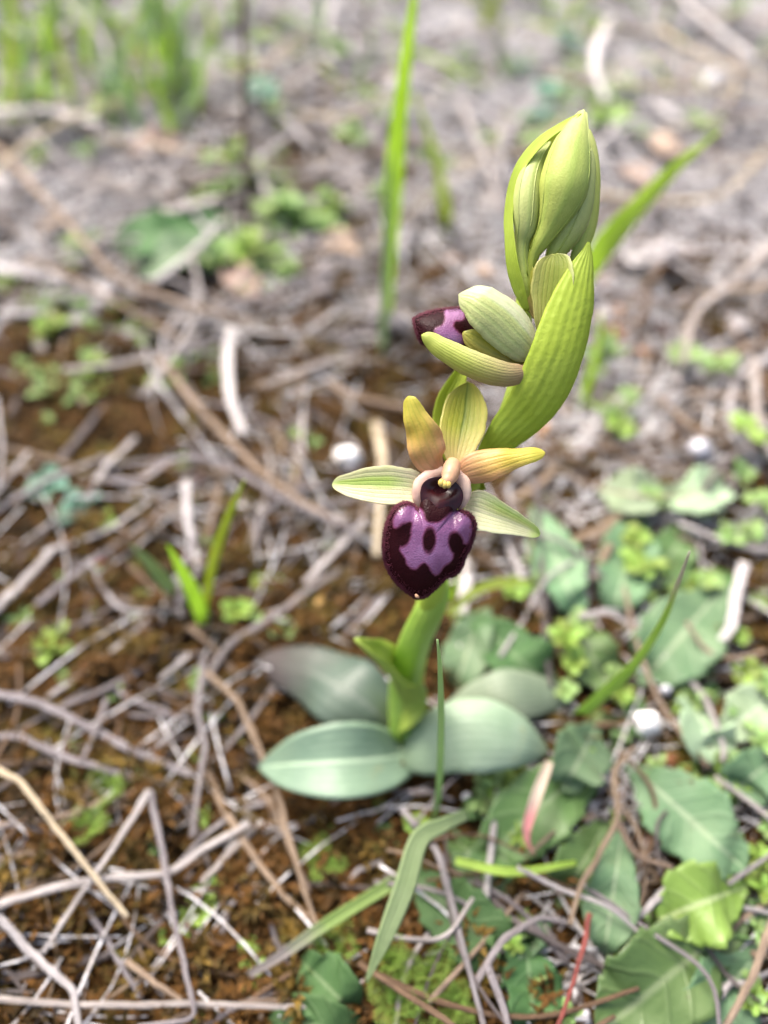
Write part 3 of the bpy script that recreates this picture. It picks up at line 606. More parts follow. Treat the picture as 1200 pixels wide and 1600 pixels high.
D = [  # name, points in the photograph, width there, material, height above the soil, label
 ('dry_stalk', [(-40, 1078), (0, 1085), (65, 1100), (135, 1135), (200, 1170), (300, 1212)], 21, 'grey', .5, 'thick ash-grey dry stem with blunt split end, sloping across the moss'),
 ('dry_stalk', [(-30, 1156), (25, 1150), (100, 1182), (200, 1212), (262, 1226)], 18, 'grey', .45, 'grey dry stem lying just below the thick split grey one, parallel to it'),
 ('straw', [(-40, 1188), (0, 1205), (30, 1220), (70, 1270), (140, 1360), (200, 1434)], 17, 'straw', 1.1, 'bright yellow bent straw lying on top of the grey stems'),
 ('dry_stalk', [(-30, 1292), (50, 1285), (115, 1270), (165, 1250), (235, 1232), (282, 1226)], 15, 'tan', .35, 'tan dry stem running under the bright yellow straw'),
 ('dry_stalk', [(-40, 1422), (0, 1412), (90, 1385), (175, 1372), (265, 1362), (320, 1325), (390, 1287)], 22, 'light', .7, 'thick pale grey stem bent upward near its tip, crossed by the yellow straw'),
 ('dry_stalk', [(232, 1235), (190, 1305), (135, 1385), (66, 1490)], 15, 'light', .85, 'straight pale stem meeting another in a sharp inverted V'),
 ('dry_stalk', [(232, 1235), (250, 1310), (262, 1380), (272, 1440), (290, 1520), (303, 1580), (290, 1594), (215, 1604)], 15, 'grey', .8, 'long thin grey stem hooked sharply at its end, half of the inverted V'),
 ('dry_stalk', [(-20, 1412), (0, 1435), (50, 1490), (115, 1550), (122, 1620)], 21, 'light', .6, 'whitish stout stem sloping down beside the hooked grey one'),
 ('dry_stalk', [(-40, 1556), (125, 1570), (300, 1568), (450, 1572), (530, 1570), (548, 1545)], 16, 'light', .55, 'long level whitish stem with its end turned up by the dark leaf'),
 ('dry_stalk', [(130, 1410), (165, 1465), (190, 1510), (222, 1560)], 14, 'grey', .4, lL),
 ('dry_stalk', [(-30, 1536), (85, 1515), (172, 1490)], 20, 'dark', .25, 'dark grey stub of stem tucked under the whitish stems'),
 ('dry_stalk', [(318, 1030), (308, 1105), (320, 1165), (312, 1215), (299, 1308)], 17, 'grey', .75, 'flattened grey stem hanging down the moss with a narrowed tip'),
 ('dry_stalk', [(322, 1050), (370, 1095), (400, 1160), (430, 1230), (455, 1320), (475, 1390), (496, 1452)], 15, 'tan', .8, 'long curved tan stem passing the tip of the broad orchid leaf'),
 ('dry_stalk', [(325, 1205), (350, 1265), (395, 1335), (440, 1395), (488, 1440)], 16, 'tan', .5, 'brownish stem joining the long curved tan one at its lower end'),
 ('dry_stalk', [(436, 1062), (380, 1140), (328, 1192)], 14, 'grey', .4, lL),
 ('dry_stalk', [(424, 1250), (370, 1270), (320, 1305), (278, 1352)], 14, 'grey', .4, lL),
 ('dry_stalk', [(407, 1286), (360, 1330), (315, 1380)], 17, 'light', .5, 'short pale cut stem beside the bent tip of the thick pale one'),
 ('dry_stalk', [(168, 1072), (225, 1100), (297, 1128)], 15, 'grey', .35, lL),
 ('dry_stalk', [(166, 1092), (150, 1140), (128, 1188)], 12, 'grey', .6, lL),
 ('dry_stalk', [(296, 1022), (250, 1062)], 15, 'light', .5, 'very short pale stub of stem on the moss'),
 ('dry_stalk', [(424, 1392), (385, 1397), (360, 1415), (345, 1460)], 14, 'grey', .4, 'short grey stem curved like a shepherd crook by the seedlings'),
 ('dry_stalk', [(198, 1500), (240, 1535), (284, 1562)], 16, 'tan', .5, lL),
 ('dry_stalk', [(60, 1320), (68, 1385)], 11, 'tan', .3, lL),
 ('dry_stalk', [(105, 1420), (75, 1475), (55, 1500)], 13, 'dark', .3, lL),
 ('dry_stalk', [(0, 1345), (52, 1332), (70, 1390)], 12, 'tan', .25, lL),
 ('dry_stalk', [(150, 1228), (100, 1262), (70, 1340)], 12, 'dark', .25, lL),
 ('dry_stalk', [(255, 1060), (262, 1120), (270, 1185)], 14, 'dark', .2, lL),
 ('dry_stalk', [(340, 1170), (400, 1192), (430, 1205)], 13, 'dark', .2, lL),
 ('dry_stalk', [(300, 1360), (250, 1440), (200, 1500)], 13, 'dark', .25, lL),
 ('dry_stalk', [(600, 1345), (560, 1360), (540, 1385)], 13, 'grey', .3, lL),
 # mid ground beside the flowers
 ('dry_stalk', [(-30, 205), (0, 235), (60, 300), (112, 355), (180, 432), (300, 478), (400, 502)], 17, 'tan', 1.4, 'long jointed tan stem sloping over the litter with a kink'),
 ('dry_stalk', [(248, 562), (300, 625), (360, 690), (410, 740), (480, 790), (545, 822)], 18, 'tan', .7, 'straight brownish tan stem pointing at the pale lateral sepal'),
 ('dry_stalk', [(165, 750), (220, 750), (260, 722), (310, 713), (370, 735), (435, 775), (500, 805), (555, 828)], 16, 'grey', .8, 'grey stem arched in a hump across the straight tan one'),
 ('bark_strip', [(362, 512), (356, 560), (360, 620), (382, 678)], 28, 'white', .9, 'wide curled white strip of bark standing out on the brown moss'),
 ('dry_stalk', [(290, 752), (293, 810), (300, 850), (312, 890)], 21, 'white', .5, 'short whitish stem with a knobbed end on the moss'),
 ('dry_stalk', [(56, 945), (125, 890), (190, 845), (252, 798)], 17, 'grey', .5, 'grey dry stem with a small red fleck beside it'),
 ('dry_stalk', [(-20, 965), (50, 895), (85, 855)], 25, 'light', .5, 'frayed pale stub of stem at the edge of the moss'),
 ('dry_stalk', [(135, 782), (170, 725), (212, 683)], 19, 'light', .5, 'short pale stem beside the bluish round-leaved seedling'),
 ('dry_stalk', [(-30, 812), (75, 750), (168, 713)], 16, 'grey', .45, lL),
 ('dry_stalk', [(90, 722), (130, 675), (166, 628)], 18, 'dark', .4, lL),
 ('dry_stalk', [(5, 698), (90, 720), (122, 732)], 12, 'tan', .55, lL),
 ('dry_stalk', [(100, 578), (200, 565), (328, 540)], 15, 'light', .7, 'level pale stem between the small herbs and the white bark strip'),
 ('dry_stalk', [(388, 612), (460, 585), (510, 565), (578, 564)], 19, 'light', .6, 'pale thick stem bent toward the half open flower'),
 ('dry_stalk', [(512, 598), (550, 620), (642, 638)], 19, 'tan', .5, 'pale tan stem ending behind the lower petal of the open flower'),
 ('dry_stalk', [(476, 648), (468, 700), (460, 762)], 15, 'tan', .4, 'short upright tan stem beside the white pebble'),
 ('straw', [(588, 662), (598, 720), (594, 790), (588, 870)], 23, 'straw', .5, 'flat cream straw passing behind the pale lateral sepal'),
 ('dry_stalk', [(172, 858), (215, 895), (268, 948)], 14, 'brown', .4, 'brown twig on the moss beside the short green blades'),
 ('dry_stalk', [(318, 1068), (360, 1005), (425, 965), (480, 925), (535, 888)], 20, 'grey', .5, 'stout grey stem sloping up toward the maroon lip'),
 ('dry_stalk', [(400, 862), (405, 810), (450, 770), (518, 755)], 12, 'grey', .5, 'thin grey stem bent into a quarter circle'),
 ('dry_stalk', [(478, 912), (525, 860), (572, 812)], 21, 'light', .6, 'pale stem joining the arched ones beside the maroon lip'),
 ('dry_stalk', [(288, 935), (225, 977)], 14, 'grey', .4, lL),
 ('dry_stalk', [(424, 662), (442, 700), (430, 745)], 13, 'tan', .4, lL),
 ('dry_stalk', [(347, 742), (335, 800), (322, 845)], 12, 'tan', .35, lL),
 ('dry_stalk', [(-6, 622), (3, 700), (-4, 770)], 10, 'light', .8, lL),
 ('dry_stalk', [(52, 583), (12, 648)], 14, 'dark', .4, lL),
 ('dry_stalk', [(540, 640), (588, 660), (606, 700)], 18, 'tan', .3, lL),
 ('dry_stalk', [(480, 640), (520, 665), (560, 700)], 14, 'light', .3, lL),
 ('dry_stalk', [(640, 905), (600, 930), (540, 990)], 15, 'grey', .3, lL),
 # upper part, behind the orchid
 ('wood_chip', [(-30, 178), (30, 172), (80, 172), (155, 196)], 36, 'light', 1.2, 'broad pale slab of weathered wood lying in the far litter'),
 ('wood_chip', [(-20, 418), (40, 424), (100, 438)], 36, 'light', .8, 'broad pale piece of bark under the jointed tan stem'),
 ('dry_stalk', [(240, 442), (300, 395), (345, 345)], 23, 'light', .9, 'pale stem lying across the dark green leaf'),
 ('dry_stalk', [(380, -20), (381, 60), (380, 150), (385, 300), (398, 368), (500, 412)], 13, 'brown', 0, 'thin brown stalk standing upright among the far litter'),
 ('dry_leaf', [(255, 330), (300, 322), (344, 308)], 30, 'light', .8, 'pale dead blade over the edge of the dark green leaf'),
 ('dry_stalk', [(520, 5), (508, 60), (514, 90), (530, 105)], 15, 'white', .8, 'small white hooked stem in the far litter'),
 ('dry_stalk', [(512, 218), (530, 240), (555, 275), (570, 335)], 14, 'light', .6, 'pale stem curling down behind the tall grass blade'),
 ('bark_strip', [(950, 30), (932, 80), (930, 110), (948, 158)], 26, 'white', .9, 'white curled bark strip in the far litter beyond the buds'),
 ('wood_chip', [(998, 152), (1030, 165), (1058, 184)], 28, 'white', .6, 'small white wood chip behind the flower buds'),
 ('dry_stalk', [(1230, 370), (1195, 395), (1150, 440), (1090, 485), (1066, 570)], 19, 'light', .9, 'long pale stem arching through the litter beside the half open flower'),
 ('dry_stalk', [(1216, 548), (1160, 585), (1140, 625), (1145, 680), (1180, 716)], 20, 'light', .7, 'pale stem bent in a C beside the grey pebble'),
 ('dry_stalk', [(1178, 560), (1182, 640), (1196, 690), (1220, 730)], 23, 'light', .9, 'stout pale stem standing in the bend of the C-shaped one'),
 ('dry_stalk', [(1031, 622), (1075, 662), (1138, 694)], 19, 'tan', .6, 'short tan stem above the grey pebble'),
 ('dry_stalk', [(1084, 490), (1068, 540), (1061, 600)], 20, 'light', .5, 'pale straight stub in the litter above the tan stem'),
 ('dry_stalk', [(886, 848), (933, 830), (990, 788)], 21, 'tan', .6, 'tan stem with a short side twig by the pale mottled leaf', [[(940, 826), (952, 850), (938, 880), (930, 905)]]),
 ('dry_stalk', [(836, 745), (846, 875), (854, 1020), (862, 1075)], 14, 'dark', .8, 'thin dark upright stem beside the drooping lateral sepal'),
 ('dry_stalk', [(790, 830), (812, 895), (845, 950), (858, 1010)], 18, 'light', .6, 'pale crooked stem behind the drooping lateral sepal'),
 ('bark_strip', [(735, 868), (727, 920), (718, 975), (722, 1040)], 30, 'white', .5, 'whitish strip of bark just behind the orchid stem'),
 ('dry_stalk', [(906, 964), (950, 957), (1000, 987), (1048, 1034), (1100, 1088), (1130, 1165), (1128, 1190)], 17, 'light', .8, 'pale stem arched widely over the broad leaves'),
 ('dry_stalk', [(1030, 1020), (1065, 1055), (1095, 1110)], 14, 'grey', .6, 'grey stem lying alongside the widely arched pale one'),
 ('bark_strip', [(1164, 880), (1150, 937), (1142, 980), (1110, 1024)], 28, 'white', .9, 'white twisted strip of bark on the broad leaves'),
 ('dry_stalk', [(1158, 930), (1215, 962)], 19, 'light', .7, 'short pale stub beside the white twisted bark'),
 ('dry_stalk', [(800, 780), (840, 760), (880, 720)], 20, 'tan', .4, 'tan stem behind the right lateral petal of the open flower'),
 # among the broad leaves
 ('dry_stalk', [(628, 1265), (680, 1325), (705, 1410), (730, 1505), (758, 1612)], 17, 'grey', .9, 'long grey-brown stem crossing the bent blue-green blade'),
 ('dry_stalk', [(688, 1340), (740, 1370), (800, 1435), (880, 1480), (950, 1515), (972, 1548)], 20, 'dark', .5, 'dark grey stem running under the broad toothed leaves'),
 ('dry_stalk', [(738, 1545), (785, 1470), (840, 1435), (884, 1441)], 17, 'grey', .9, 'forked grey stem arching over the broad leaves', [[(760, 1505), (785, 1570), (797, 1615)]]),
 ('dry_stalk', [(992, 1168), (960, 1205), (965, 1280), (922, 1360), (905, 1390), (890, 1445)], 15, 'tan', 1.2, 'crooked tan stem forked over the leaf beside the white ball', [[(966, 1285), (995, 1335), (1052, 1356)]]),
 ('dry_leaf', [(1046, 1384), (1025, 1405), (998, 1434)], 20, 'light', 1.0, 'short pale dry scrap resting on the yellowish leaf'),
 ('dry_stalk', [(1220, 1410), (1200, 1460), (1175, 1530), (1130, 1612)], 21, 'tan', .9, 'stout tan stem sloping down past the lowest broad leaf'),
 ('dry_stalk', [(1146, 1528), (1120, 1565), (1085, 1606)], 16, 'light', .7, 'short pale stem lying beside the stout tan one'),
 ('red_stalk', [(922, 1428), (910, 1480), (895, 1540), (868, 1612)], 13, 'red', 1.1, 'thin red stem rising among the broad leaves'),
 ('dry_stalk', [(1000, 1290), (1050, 1275), (1110, 1260)], 12, 'grey', .3, 'thin grey stem partly under the toothed leaf below the white ball'),
 ('dry_stalk', [(1120, 1250), (1150, 1300), (1160, 1345)], 15, 'grey', .5, 'grey stem beside the toothed leaf with a pale midrib'),
 ('dry_stalk', [(900, 1135), (950, 1132), (1000, 1128)], 14, 'brown', .6, 'reddish brown stalk ending at the white ball'),
]
for d in D:
    lb = d[5]; kids = d[6] if len(d) > 6 else ()
    cat = {'dry_stalk': 'dry stem', 'straw': 'straw', 'bark_strip': 'bark', 'wood_chip': 'wood chip', 'dry_leaf': 'dry leaf', 'red_stalk': 'stem'}[d[0]]
    if 'standing upright' in lb:              # this one rises from the soil instead of lying on it
        b_ = G(398, 375); rows = [(*G(500, 412, .1), .05), (*b_, .07)]+[(*V(x, y, b_[1]+.3), .075) for x, y in ((386, 300), (381, 150), (381, 60), (380, -20))]
        tag(build(d[0], tube(rows, 50, 8, rough=.2, seed=3), MAT['brown'], origin=b_), lb, cat); continue
    dry(d[0], d[1], d[2], d[3], d[4], lb, gL if lb == lL else None, cat=cat, kids=kids, flat=.35 if d[0] in ('bark_strip', 'dry_leaf', 'wood_chip') else .5, wob=.03)

# ------------------------------------------------------------------ loose straws that fill the litter
def fill(n, region, w, mats, label, group, lmin, lmax, lift=(.1, .8), seed=1, name='dry_stalk', curve=.25):
    r = random.Random(seed); k_ = 0
    while k_ < n:
        px, py = r.uniform(region[0], region[2]), r.uniform(region[1], region[3])
        if 360 < px < 930 and 1010 < py < 1250: continue      # the orchid's own leaves lie here
        g = G(px, py); x, y = g[0], g[1]
        L = r.uniform(lmin, lmax); a = r.gauss(.15, .75); lf = r.uniform(*lift); rad = r.uniform(*w)/2*K*depth(g)*.8
        d = np.array((math.cos(a), math.sin(a)))*L/2; pr = np.array((-d[1], d[0]))*r.uniform(-curve, curve)*2
        kink = r.random() < .3; rows = []
        for t in (-1, -.35, .3, 1):
            q = np.array((x, y))+d*t+pr*(1-t*t)*(1.6 if kink and t > 0 else 1)
            rows.append((q[0], q[1], relief(q[0], q[1])+lf+r.uniform(-.08, .15)*(1+L/6), rad*(1-.15*t)))
        mt = r.choice(mats); sd_ = r.random()*50
        o = build(name, tube(rows, 18, 7, flat=r.choice((.35, .55, .8)), rough=.1, seed=sd_, groove=.14), MAT[mt], origin=rows[0][:3])
        bow = np.linalg.norm(pr)/L
        look = [('short' if L < lmin+(lmax-lmin)*.35 else 'long' if L > lmin+(lmax-lmin)*.7 else ''), ('straight' if bow < .07 else 'curved' if bow > .17 else ''), ('thick' if rad/.8/K/depth(g)*2 > w[0]+(w[1]-w[0])*.7 else 'thin' if rad/.8/K/depth(g)*2 < w[0]+(w[1]-w[0])*.25 else ''),
                {'grey': 'grey', 'light': 'pale', 'white': 'whitish', 'tan': 'tan', 'dark': 'dark grey', 'brown': 'brown', 'straw': 'yellowish'}[mt]]
        look = [q for q in look if q]
        tag(o, ' '.join(look)+' '+label, 'dry stem', group+', '+' '.join(look)); k_ += 1
fill(150, (-60, 0, 1260, 330), (4, 12), ['light', 'light', 'grey', 'tan', 'white', 'light', 'straw'], 'dry stem in the tangled far litter', 'far litter stems', 2.5, 10, (.2, 1.3), 3, name='dry_straw', curve=.22)  # mix leans pale: background brightness is put into the straw colour
fill(75, (-60, 300, 620, 560), (4, 12), ['light', 'light', 'grey', 'tan', 'white'], 'dry stem in the litter around the dark green leaf', 'stems around the dark leaf', 2, 7, (.1, .9), 5, name='dry_straw', curve=.2)
fill(70, (840, 330, 1260, 760), (4, 13), ['light', 'light', 'grey', 'tan', 'brown'], 'dry stem in the litter beside the flower buds', 'stems beside the buds', 1.5, 5.5, (.1, .8), 9, name='dry_straw', curve=.22)
fill(48, (-40, 540, 600, 1020), (5, 12), ['grey', 'dark', 'tan', 'light', 'grey'], 'dry stem half sunk in the brown moss', 'stems sunk in the moss', 1.2, 4, (.15, .6), 11, curve=.15)
fill(65, (-40, 1000, 600, 1620), (5, 11), ['dark', 'brown', 'tan', 'grey'], 'dry stem under the larger pale stems', 'stems under the pale ones', 1.2, 3.5, (.12, .4), 13, curve=.15)
fill(70, (640, 760, 1240, 1620), (5, 12), ['grey', 'light', 'tan', 'brown', 'dark'], 'dry stem strewn among the broad leaves', 'stems among the broad leaves', 1.0, 4, (.2, 1.1), 15, curve=.2)

# ================================================================== GREEN PLANTS
def teeth(nt, amp, ph=0.0):
    def f(s, x):
        q = (s*nt+ph+(.4 if x > 0 else 0)) % 1.0
        return -amp*(1-(1-q)**1.5)*(1 if .12 < s < .97 else .3)
    return f
def broad(parent, rows, mat, nt=7, amp=.13, cup=.06, fold=.16, wave=.16, seed=0, tilt=None):
    """rows (px, py, height, half width px)"""
    pts = [gpt(a, b, h+.10*math.sin(i*2.3+seed*5), w*(1+.10*math.sin(i*1.7+seed*3)), 1.05) for i, (a, b, h, w) in enumerate(rows)]
    n = tilt if tilt is not None else unit(TOC+np.array((math.sin(seed)*.2, 0, 0)))
    return build('leaf', blade(pts, n, cup=cup, fold=fold, nl=64, nw=12, thick=.03, teeth=teeth(nt, amp, seed*.37), wave=wave, seed=seed), MAT[mat], parent)
def rosette(px, py, label, leaves, group=None):
    e = tag(empty('rosette_plant', G(px, py)), label, 'plant', group)
    for i, (rows, mat, *o) in enumerate(leaves):
        broad(e, rows, mat, seed=i+px*.01, **(o[0] if o else {}))
    return e
def lv(x0, y0, x1, y1, hw, h0=.5, h1=.7, bow=0.0):   # a leaf from its foot to its tip
    dx, dy = x1-x0, y1-y0; out = []
    for t, w in ((0, .16), (.12, .35), (.32, .78), (.55, 1.0), (.76, .82), (.9, .48), (1, .05)):
        out.append((x0+dx*t-dy*bow*math.sin(math.pi*t), y0+dy*t+dx*bow*math.sin(math.pi*t), h0+(h1-h0)*t+.35*math.sin(math.pi*t), hw*w))
    return out
rosette(975, 1240, 'rosette of broad toothed leaves with pale midribs below the white ball', [
    (lv(985, 1195, 1165, 1360, 66, .5, .8), 'broad_blue'), (lv(972, 1300, 944, 1492, 44, .8, .6), 'broad_blue', dict(amp=.10)),
    (lv(960, 1180, 735, 1375, 56, .4, .5, .05), 'broad'), (lv(950, 1280, 870, 1420, 46, .4, .3), 'broad'), (lv(935, 1130, 880, 1235, 50, .5, .9), 'broad_blue')])
rosette(1180, 1420, 'rosette of yellowish green leaves beside the stout tan stem', [
    (lv(1165, 1385, 1020, 1440, 62, .7, .8), 'broad_yellow'), (lv(1160, 1430, 930, 1620, 84, .5, .7), 'broad'), (lv(1190, 1480, 1060, 1640, 60, .3, .4), 'broad_blue')])
rosette(620, 1400, 'dark green broad leaves under the forked grey stem', [
    (lv(640, 1360, 800, 1510, 58, .3, .3), 'broad_dark'), (lv(820, 1460, 838, 1620, 50, .3, .3), 'broad_dark'), (lv(700, 1300, 800, 1400, 40, .3, .3), 'broad')])
rosette(880, 930, 'rosette of dark toothed leaves just behind the orchid stem', [
    (lv(735, 960, 870, 1085, 52, .5, .5), 'broad_dark'), (lv(835, 790, 905, 965, 42, .5, .6), 'broad_blue'), (lv(760, 930, 710, 1080, 38, .3, .3), 'broad_blue', dict(amp=.1)),
    (lv(890, 960, 960, 1090, 40, .3, .4), 'broad')])
rosette(1110, 900, 'rosette of large grey-green leaves under the white twisted bark', [
    (lv(1140, 905, 1000, 1070, 62, .5, .6), 'broad_blue'), (lv(1000, 800, 960, 960, 50, .3, .4), 'broad_blue'), (lv(1080, 820, 1010, 920, 44, .3, .3), 'broad'), (lv(1080, 1090, 1120, 1190, 52, .5, .6), 'broad_pale')])
rosette(1050, 740, 'pale silvery mottled leaves above the tan stem with side twig', [
    (lv(1040, 775, 1140, 765, 46, .4, .6), 'broad_pale'), (lv(1060, 770, 935, 768, 40, .4, .5), 'broad_pale')])
rosette(1190, 1120, 'pale green leaves at the foot of the widely arched stem', [
    (lv(1215, 1080, 1130, 1150, 44, .4, .6), 'broad_pale'), (lv(1220, 1180, 1140, 1240, 44, .4, .5), 'broad_blue')])
rosette(560, 1520, 'dark green rounded leaf under the feathery tuft beside the level whitish stem', [
    (lv(560, 1590, 470, 1500, 48, .3, .4), 'broad_dark', dict(amp=.05)), (lv(590, 1620, 420, 1590, 44, .2, .2), 'broad_dark', dict(amp=.05))])
rosette(260, 360, 'dark green broad leaf lying in the litter under pale stems', [
    (lv(365, 340, 175, 385, 52, .45, .5), 'broad_dark', dict(amp=.03)), (lv(350, 370, 215, 425, 40, .5, .6), 'broad_blue', dict(amp=.05))])
tag(build('withered_leaf', blade([gpt(858, 1190, 1.3, 6), gpt(842, 1235, 1.4, 9), gpt(828, 1280, 1.2, 8), gpt(824, 1310, 1.0, 5), gpt(836, 1338, .8, 2)], TOC, cup=.6, nl=30, nw=8, thick=.02, twist=.6), MAT['pink']), 'small withered leaf with a pink tip hanging beside the pale orchid leaf', 'dry leaf')

# ------------------------------------------------------------------ single grass blades
def gblade(rows, mat, label, group=None, normal=None, cup=.25, twist=0., lying=False, name='grass_blade', foot=0.0):
    """rows: (px, py, full width); upright blades rise from the soil at their first point, lying ones rest on it"""
    if lying: pts = [(*G(a, b, h), w/2*K*depth(G(a, b, h))) for a, b, w, h in rows]
    else:
        b0 = G(rows[0][0], rows[0][1], foot); pts = [(*b0, rows[0][2]/2*K*depth(b0))]
        for a, b, w in rows[1:]:
            q = V(a, b, b0[1]+(b0[2])*0); pts.append((*q, w/2*K*depth(q)))
    o = build(name, blade(pts, normal if normal is not None else unit(-FW*.6+ZUP*.4+RT*.3), cup=cup, nl=46, nw=6, thick=.02, twist=twist), MAT[mat], origin=pts[0][:3])
    return tag(o, label, 'grass blade', group)
gblade([(600, 515, 20), (605, 430, 24), (612, 290, 36), (622, 180, 30), (640, 40, 18), (655, -60, 6)], 'grass', 'tall bright grass blade standing alone behind the open flower')
gblade([(596, 560, 12), (600, 470, 16), (604, 380, 18), (608, 300, 14), (612, 240, 4)], 'grass_blue', 'short dull grass blade at the foot of the tall bright one')
gblade([(700, 372, 26), (688, 290, 22), (670, 215, 16), (645, 145, 4)], 'grass', 'short grass blade leaning beside the tall bright one')
gblade([(880, 560, 18), (900, 470, 24), (935, 395, 38), (1000, 320, 28), (1060, 258, 18), (1125, 205, 3)], 'grass', 'wide grass blade slanting out behind the flower buds')
gblade([(905, 1115, 28), (935, 1088, 30), (985, 1040, 30), (1030, 975, 24), (1055, 920, 16), (1078, 862, 4)], 'grass_tip', 'bright grass blade with dry tip slanting up from beside the white ball', foot=1.2)
gblade([(730, 1272, 16, 1.6), (690, 1290, 24, 1.8), (655, 1312, 32, 1.9), (632, 1385, 36, 1.8), (603, 1460, 28, 1.6), (572, 1535, 5, 1.3)], 'grass_blue', 'blue-green grass blade bent sharply below the orchid leaves', lying=True, cup=.1)
gblade([(625, 1372, 22, .6), (560, 1412, 20, .9), (500, 1450, 20, .9), (440, 1492, 16, .7), (388, 1524, 12, .4)], 'grass_fade', 'half dried grass blade lying below the long curved tan stem', lying=True)
gblade([(674, 1292, 12), (684, 1240, 14), (688, 1140, 15), (687, 1050, 10), (684, 1000, 3)], 'grass_blue', 'thin blade standing in front of the pale orchid leaf')
gblade([(712, 1345, 12, .9), (800, 1362, 14, 1.1), (900, 1348, 8, 1.0)], 'grass', 'thin level blade resting on the broad toothed leaves', lying=True)
gblade([(700, 960, 12, .9), (740, 925, 14, 1.1), (785, 910, 14, 1.1), (830, 908, 6, .9)], 'grass', 'narrow yellow-green blade arching beside the whitish bark strip', lying=True)
gblade([(322, 982, 22), (302, 930, 24), (282, 890, 18), (262, 852, 3)], 'grass', 'short bright green blade in the clump on the moss')
gblade([(300, 950, 18), (262, 915, 24), (232, 880, 18), (205, 852, 4)], 'grass_blue', 'short bluish blade in the clump on the moss')
gblade([(318, 968, 10), (330, 890, 16), (355, 812, 14), (382, 750, 3)], 'grass', 'thin long blade in the clump on the moss')
gblade([(640, 980, 8), (700, 935, 12), (715, 900, 4)], 'grass', 'tiny blade beside the orchid stem')
gblade([(905, 640, 20), (920, 585, 22), (935, 530, 14), (940, 490, 3)], 'grass', 'short soft green blade just below the large bract')
r_ = random.Random(21)
for i in range(85):                           # loose tuft in the far corner, blade by blade
    px = r_.choice([r_.gauss(225, 60), r_.gauss(60, 70), r_.gauss(250, 40)]); py = r_.uniform(50, 230)
    h_ = r_.uniform(70, 190); lean = r_.gauss(-10, 45); w_ = r_.uniform(5, 14)
    gm_ = r_.choice(['grass', 'grass_blue', 'grass_blue'])
    lk = ('tall ' if h_ > 150 else 'short ' if h_ < 100 else '')+('wide ' if w_ > 11 else 'narrow ' if w_ < 8 else '')+('leaning ' if abs(lean) > 40 else 'upright ' if abs(lean) < 15 else '')+('lime' if gm_ == 'grass' else 'bluish')
    gblade([(px, py, w_*.8), (px+lean*.3, py-h_*.45, w_), (px+lean*.7, py-h_*.8, w_*.7), (px+lean*1.2, py-h_, 2)], gm_, lk+' grass blade in the far tuft beyond the slab of wood', 'far tuft, '+lk)
for i in range(26):
    px = r_.uniform(430, 1190); py = r_.uniform(30, 170); h_ = r_.uniform(40, 110); lean = r_.gauss(0, 40); w_ = r_.uniform(9, 18)
    gblade([(px, py, w_*.8), (px+lean*.3, py-h_*.45, w_), (px+lean*1.2, py-h_, 2)], *(lambda g_, lk: (g_, lk+' grass blade sprouting from the far pale litter', 'far sprouting blades, '+lk))(gm_ := r_.choice(['grass', 'grass_blue', 'grass_fade']), ('taller ' if h_ > 75 else 'small ')+('leaning ' if abs(lean) > 30 else 'upright ')+{'grass': 'lime', 'grass_blue': 'bluish', 'grass_fade': 'dry-tipped'}[gm_]))

# ------------------------------------------------------------------ seedlings and herbs: leaves are parts, copies share mesh data
def unit_leaf(kind, mat):
    if kind == 'round': rows = [(0, 0, 0, .04), (.12, 0, .05, .05), (.3, 0, .1, .2), (.55, 0, .14, .36), (.8, 0, .12, .33), (.95, 0, .06, .16), (1, 0, .04, .03)]
    elif kind == 'oval': rows = [(0, 0, 0, .05), (.25, 0, .08, .18), (.55, 0, .13, .27), (.85, 0, .08, .17), (1, 0, 0, .02)]
    elif kind == 'lance': rows = [(0, 0, 0, .05), (.3, 0, .1, .12), (.6, 0, .1, .11), (1, 0, -.02, .01)]
    if kind in ('round', 'oval', 'lance'):
        m = blade(rows, ZUP, cup=.3, nl=12, nw=6, thick=.03)
    else:                                     # feathery: a rachis with paired, divided leaflets
        m = M(); tube([(0, 0, 0, .014), (.5, 0, .12, .011), (1, 0, .1, .005)], 8, 5, m=m)
        for i in range(8):
            s = .2+.8*i/7; z0 = .12*math.sin(s*2.2); L = .34*math.sin(math.pi*min(1, s*.85+.12))+.06
            for sg in (-1, 1):
                dx, dy = L*.55, sg*L*.8
                blade([(s, 0, z0, .012), (s+dx*.5, dy*.5, z0+.05, .013), (s+dx, dy, z0+.03, .005)], ZUP, nl=5, nw=2, thick=.006, m=m)
                for t in (.45, .8):
                    bx, by = s+dx*t, dy*t; l2 = L*.42*(1.15-t)
                    for q in (-1, 1):
                        ex, ey = (l2*.9, sg*l2*.25) if q > 0 else (-l2*.1, sg*l2*.95)
                        blade([(bx, by, z0+.045, .010), (bx+ex*.6, by+ey*.6, z0+.07, .009), (bx+ex, by+ey, z0+.06, .003)], ZUP, nl=4, nw=2, thick=.006, m=m)
    return mesh_of(m, 'leaf', (0, 0, 0), MAT[mat])
ULEAF = {}
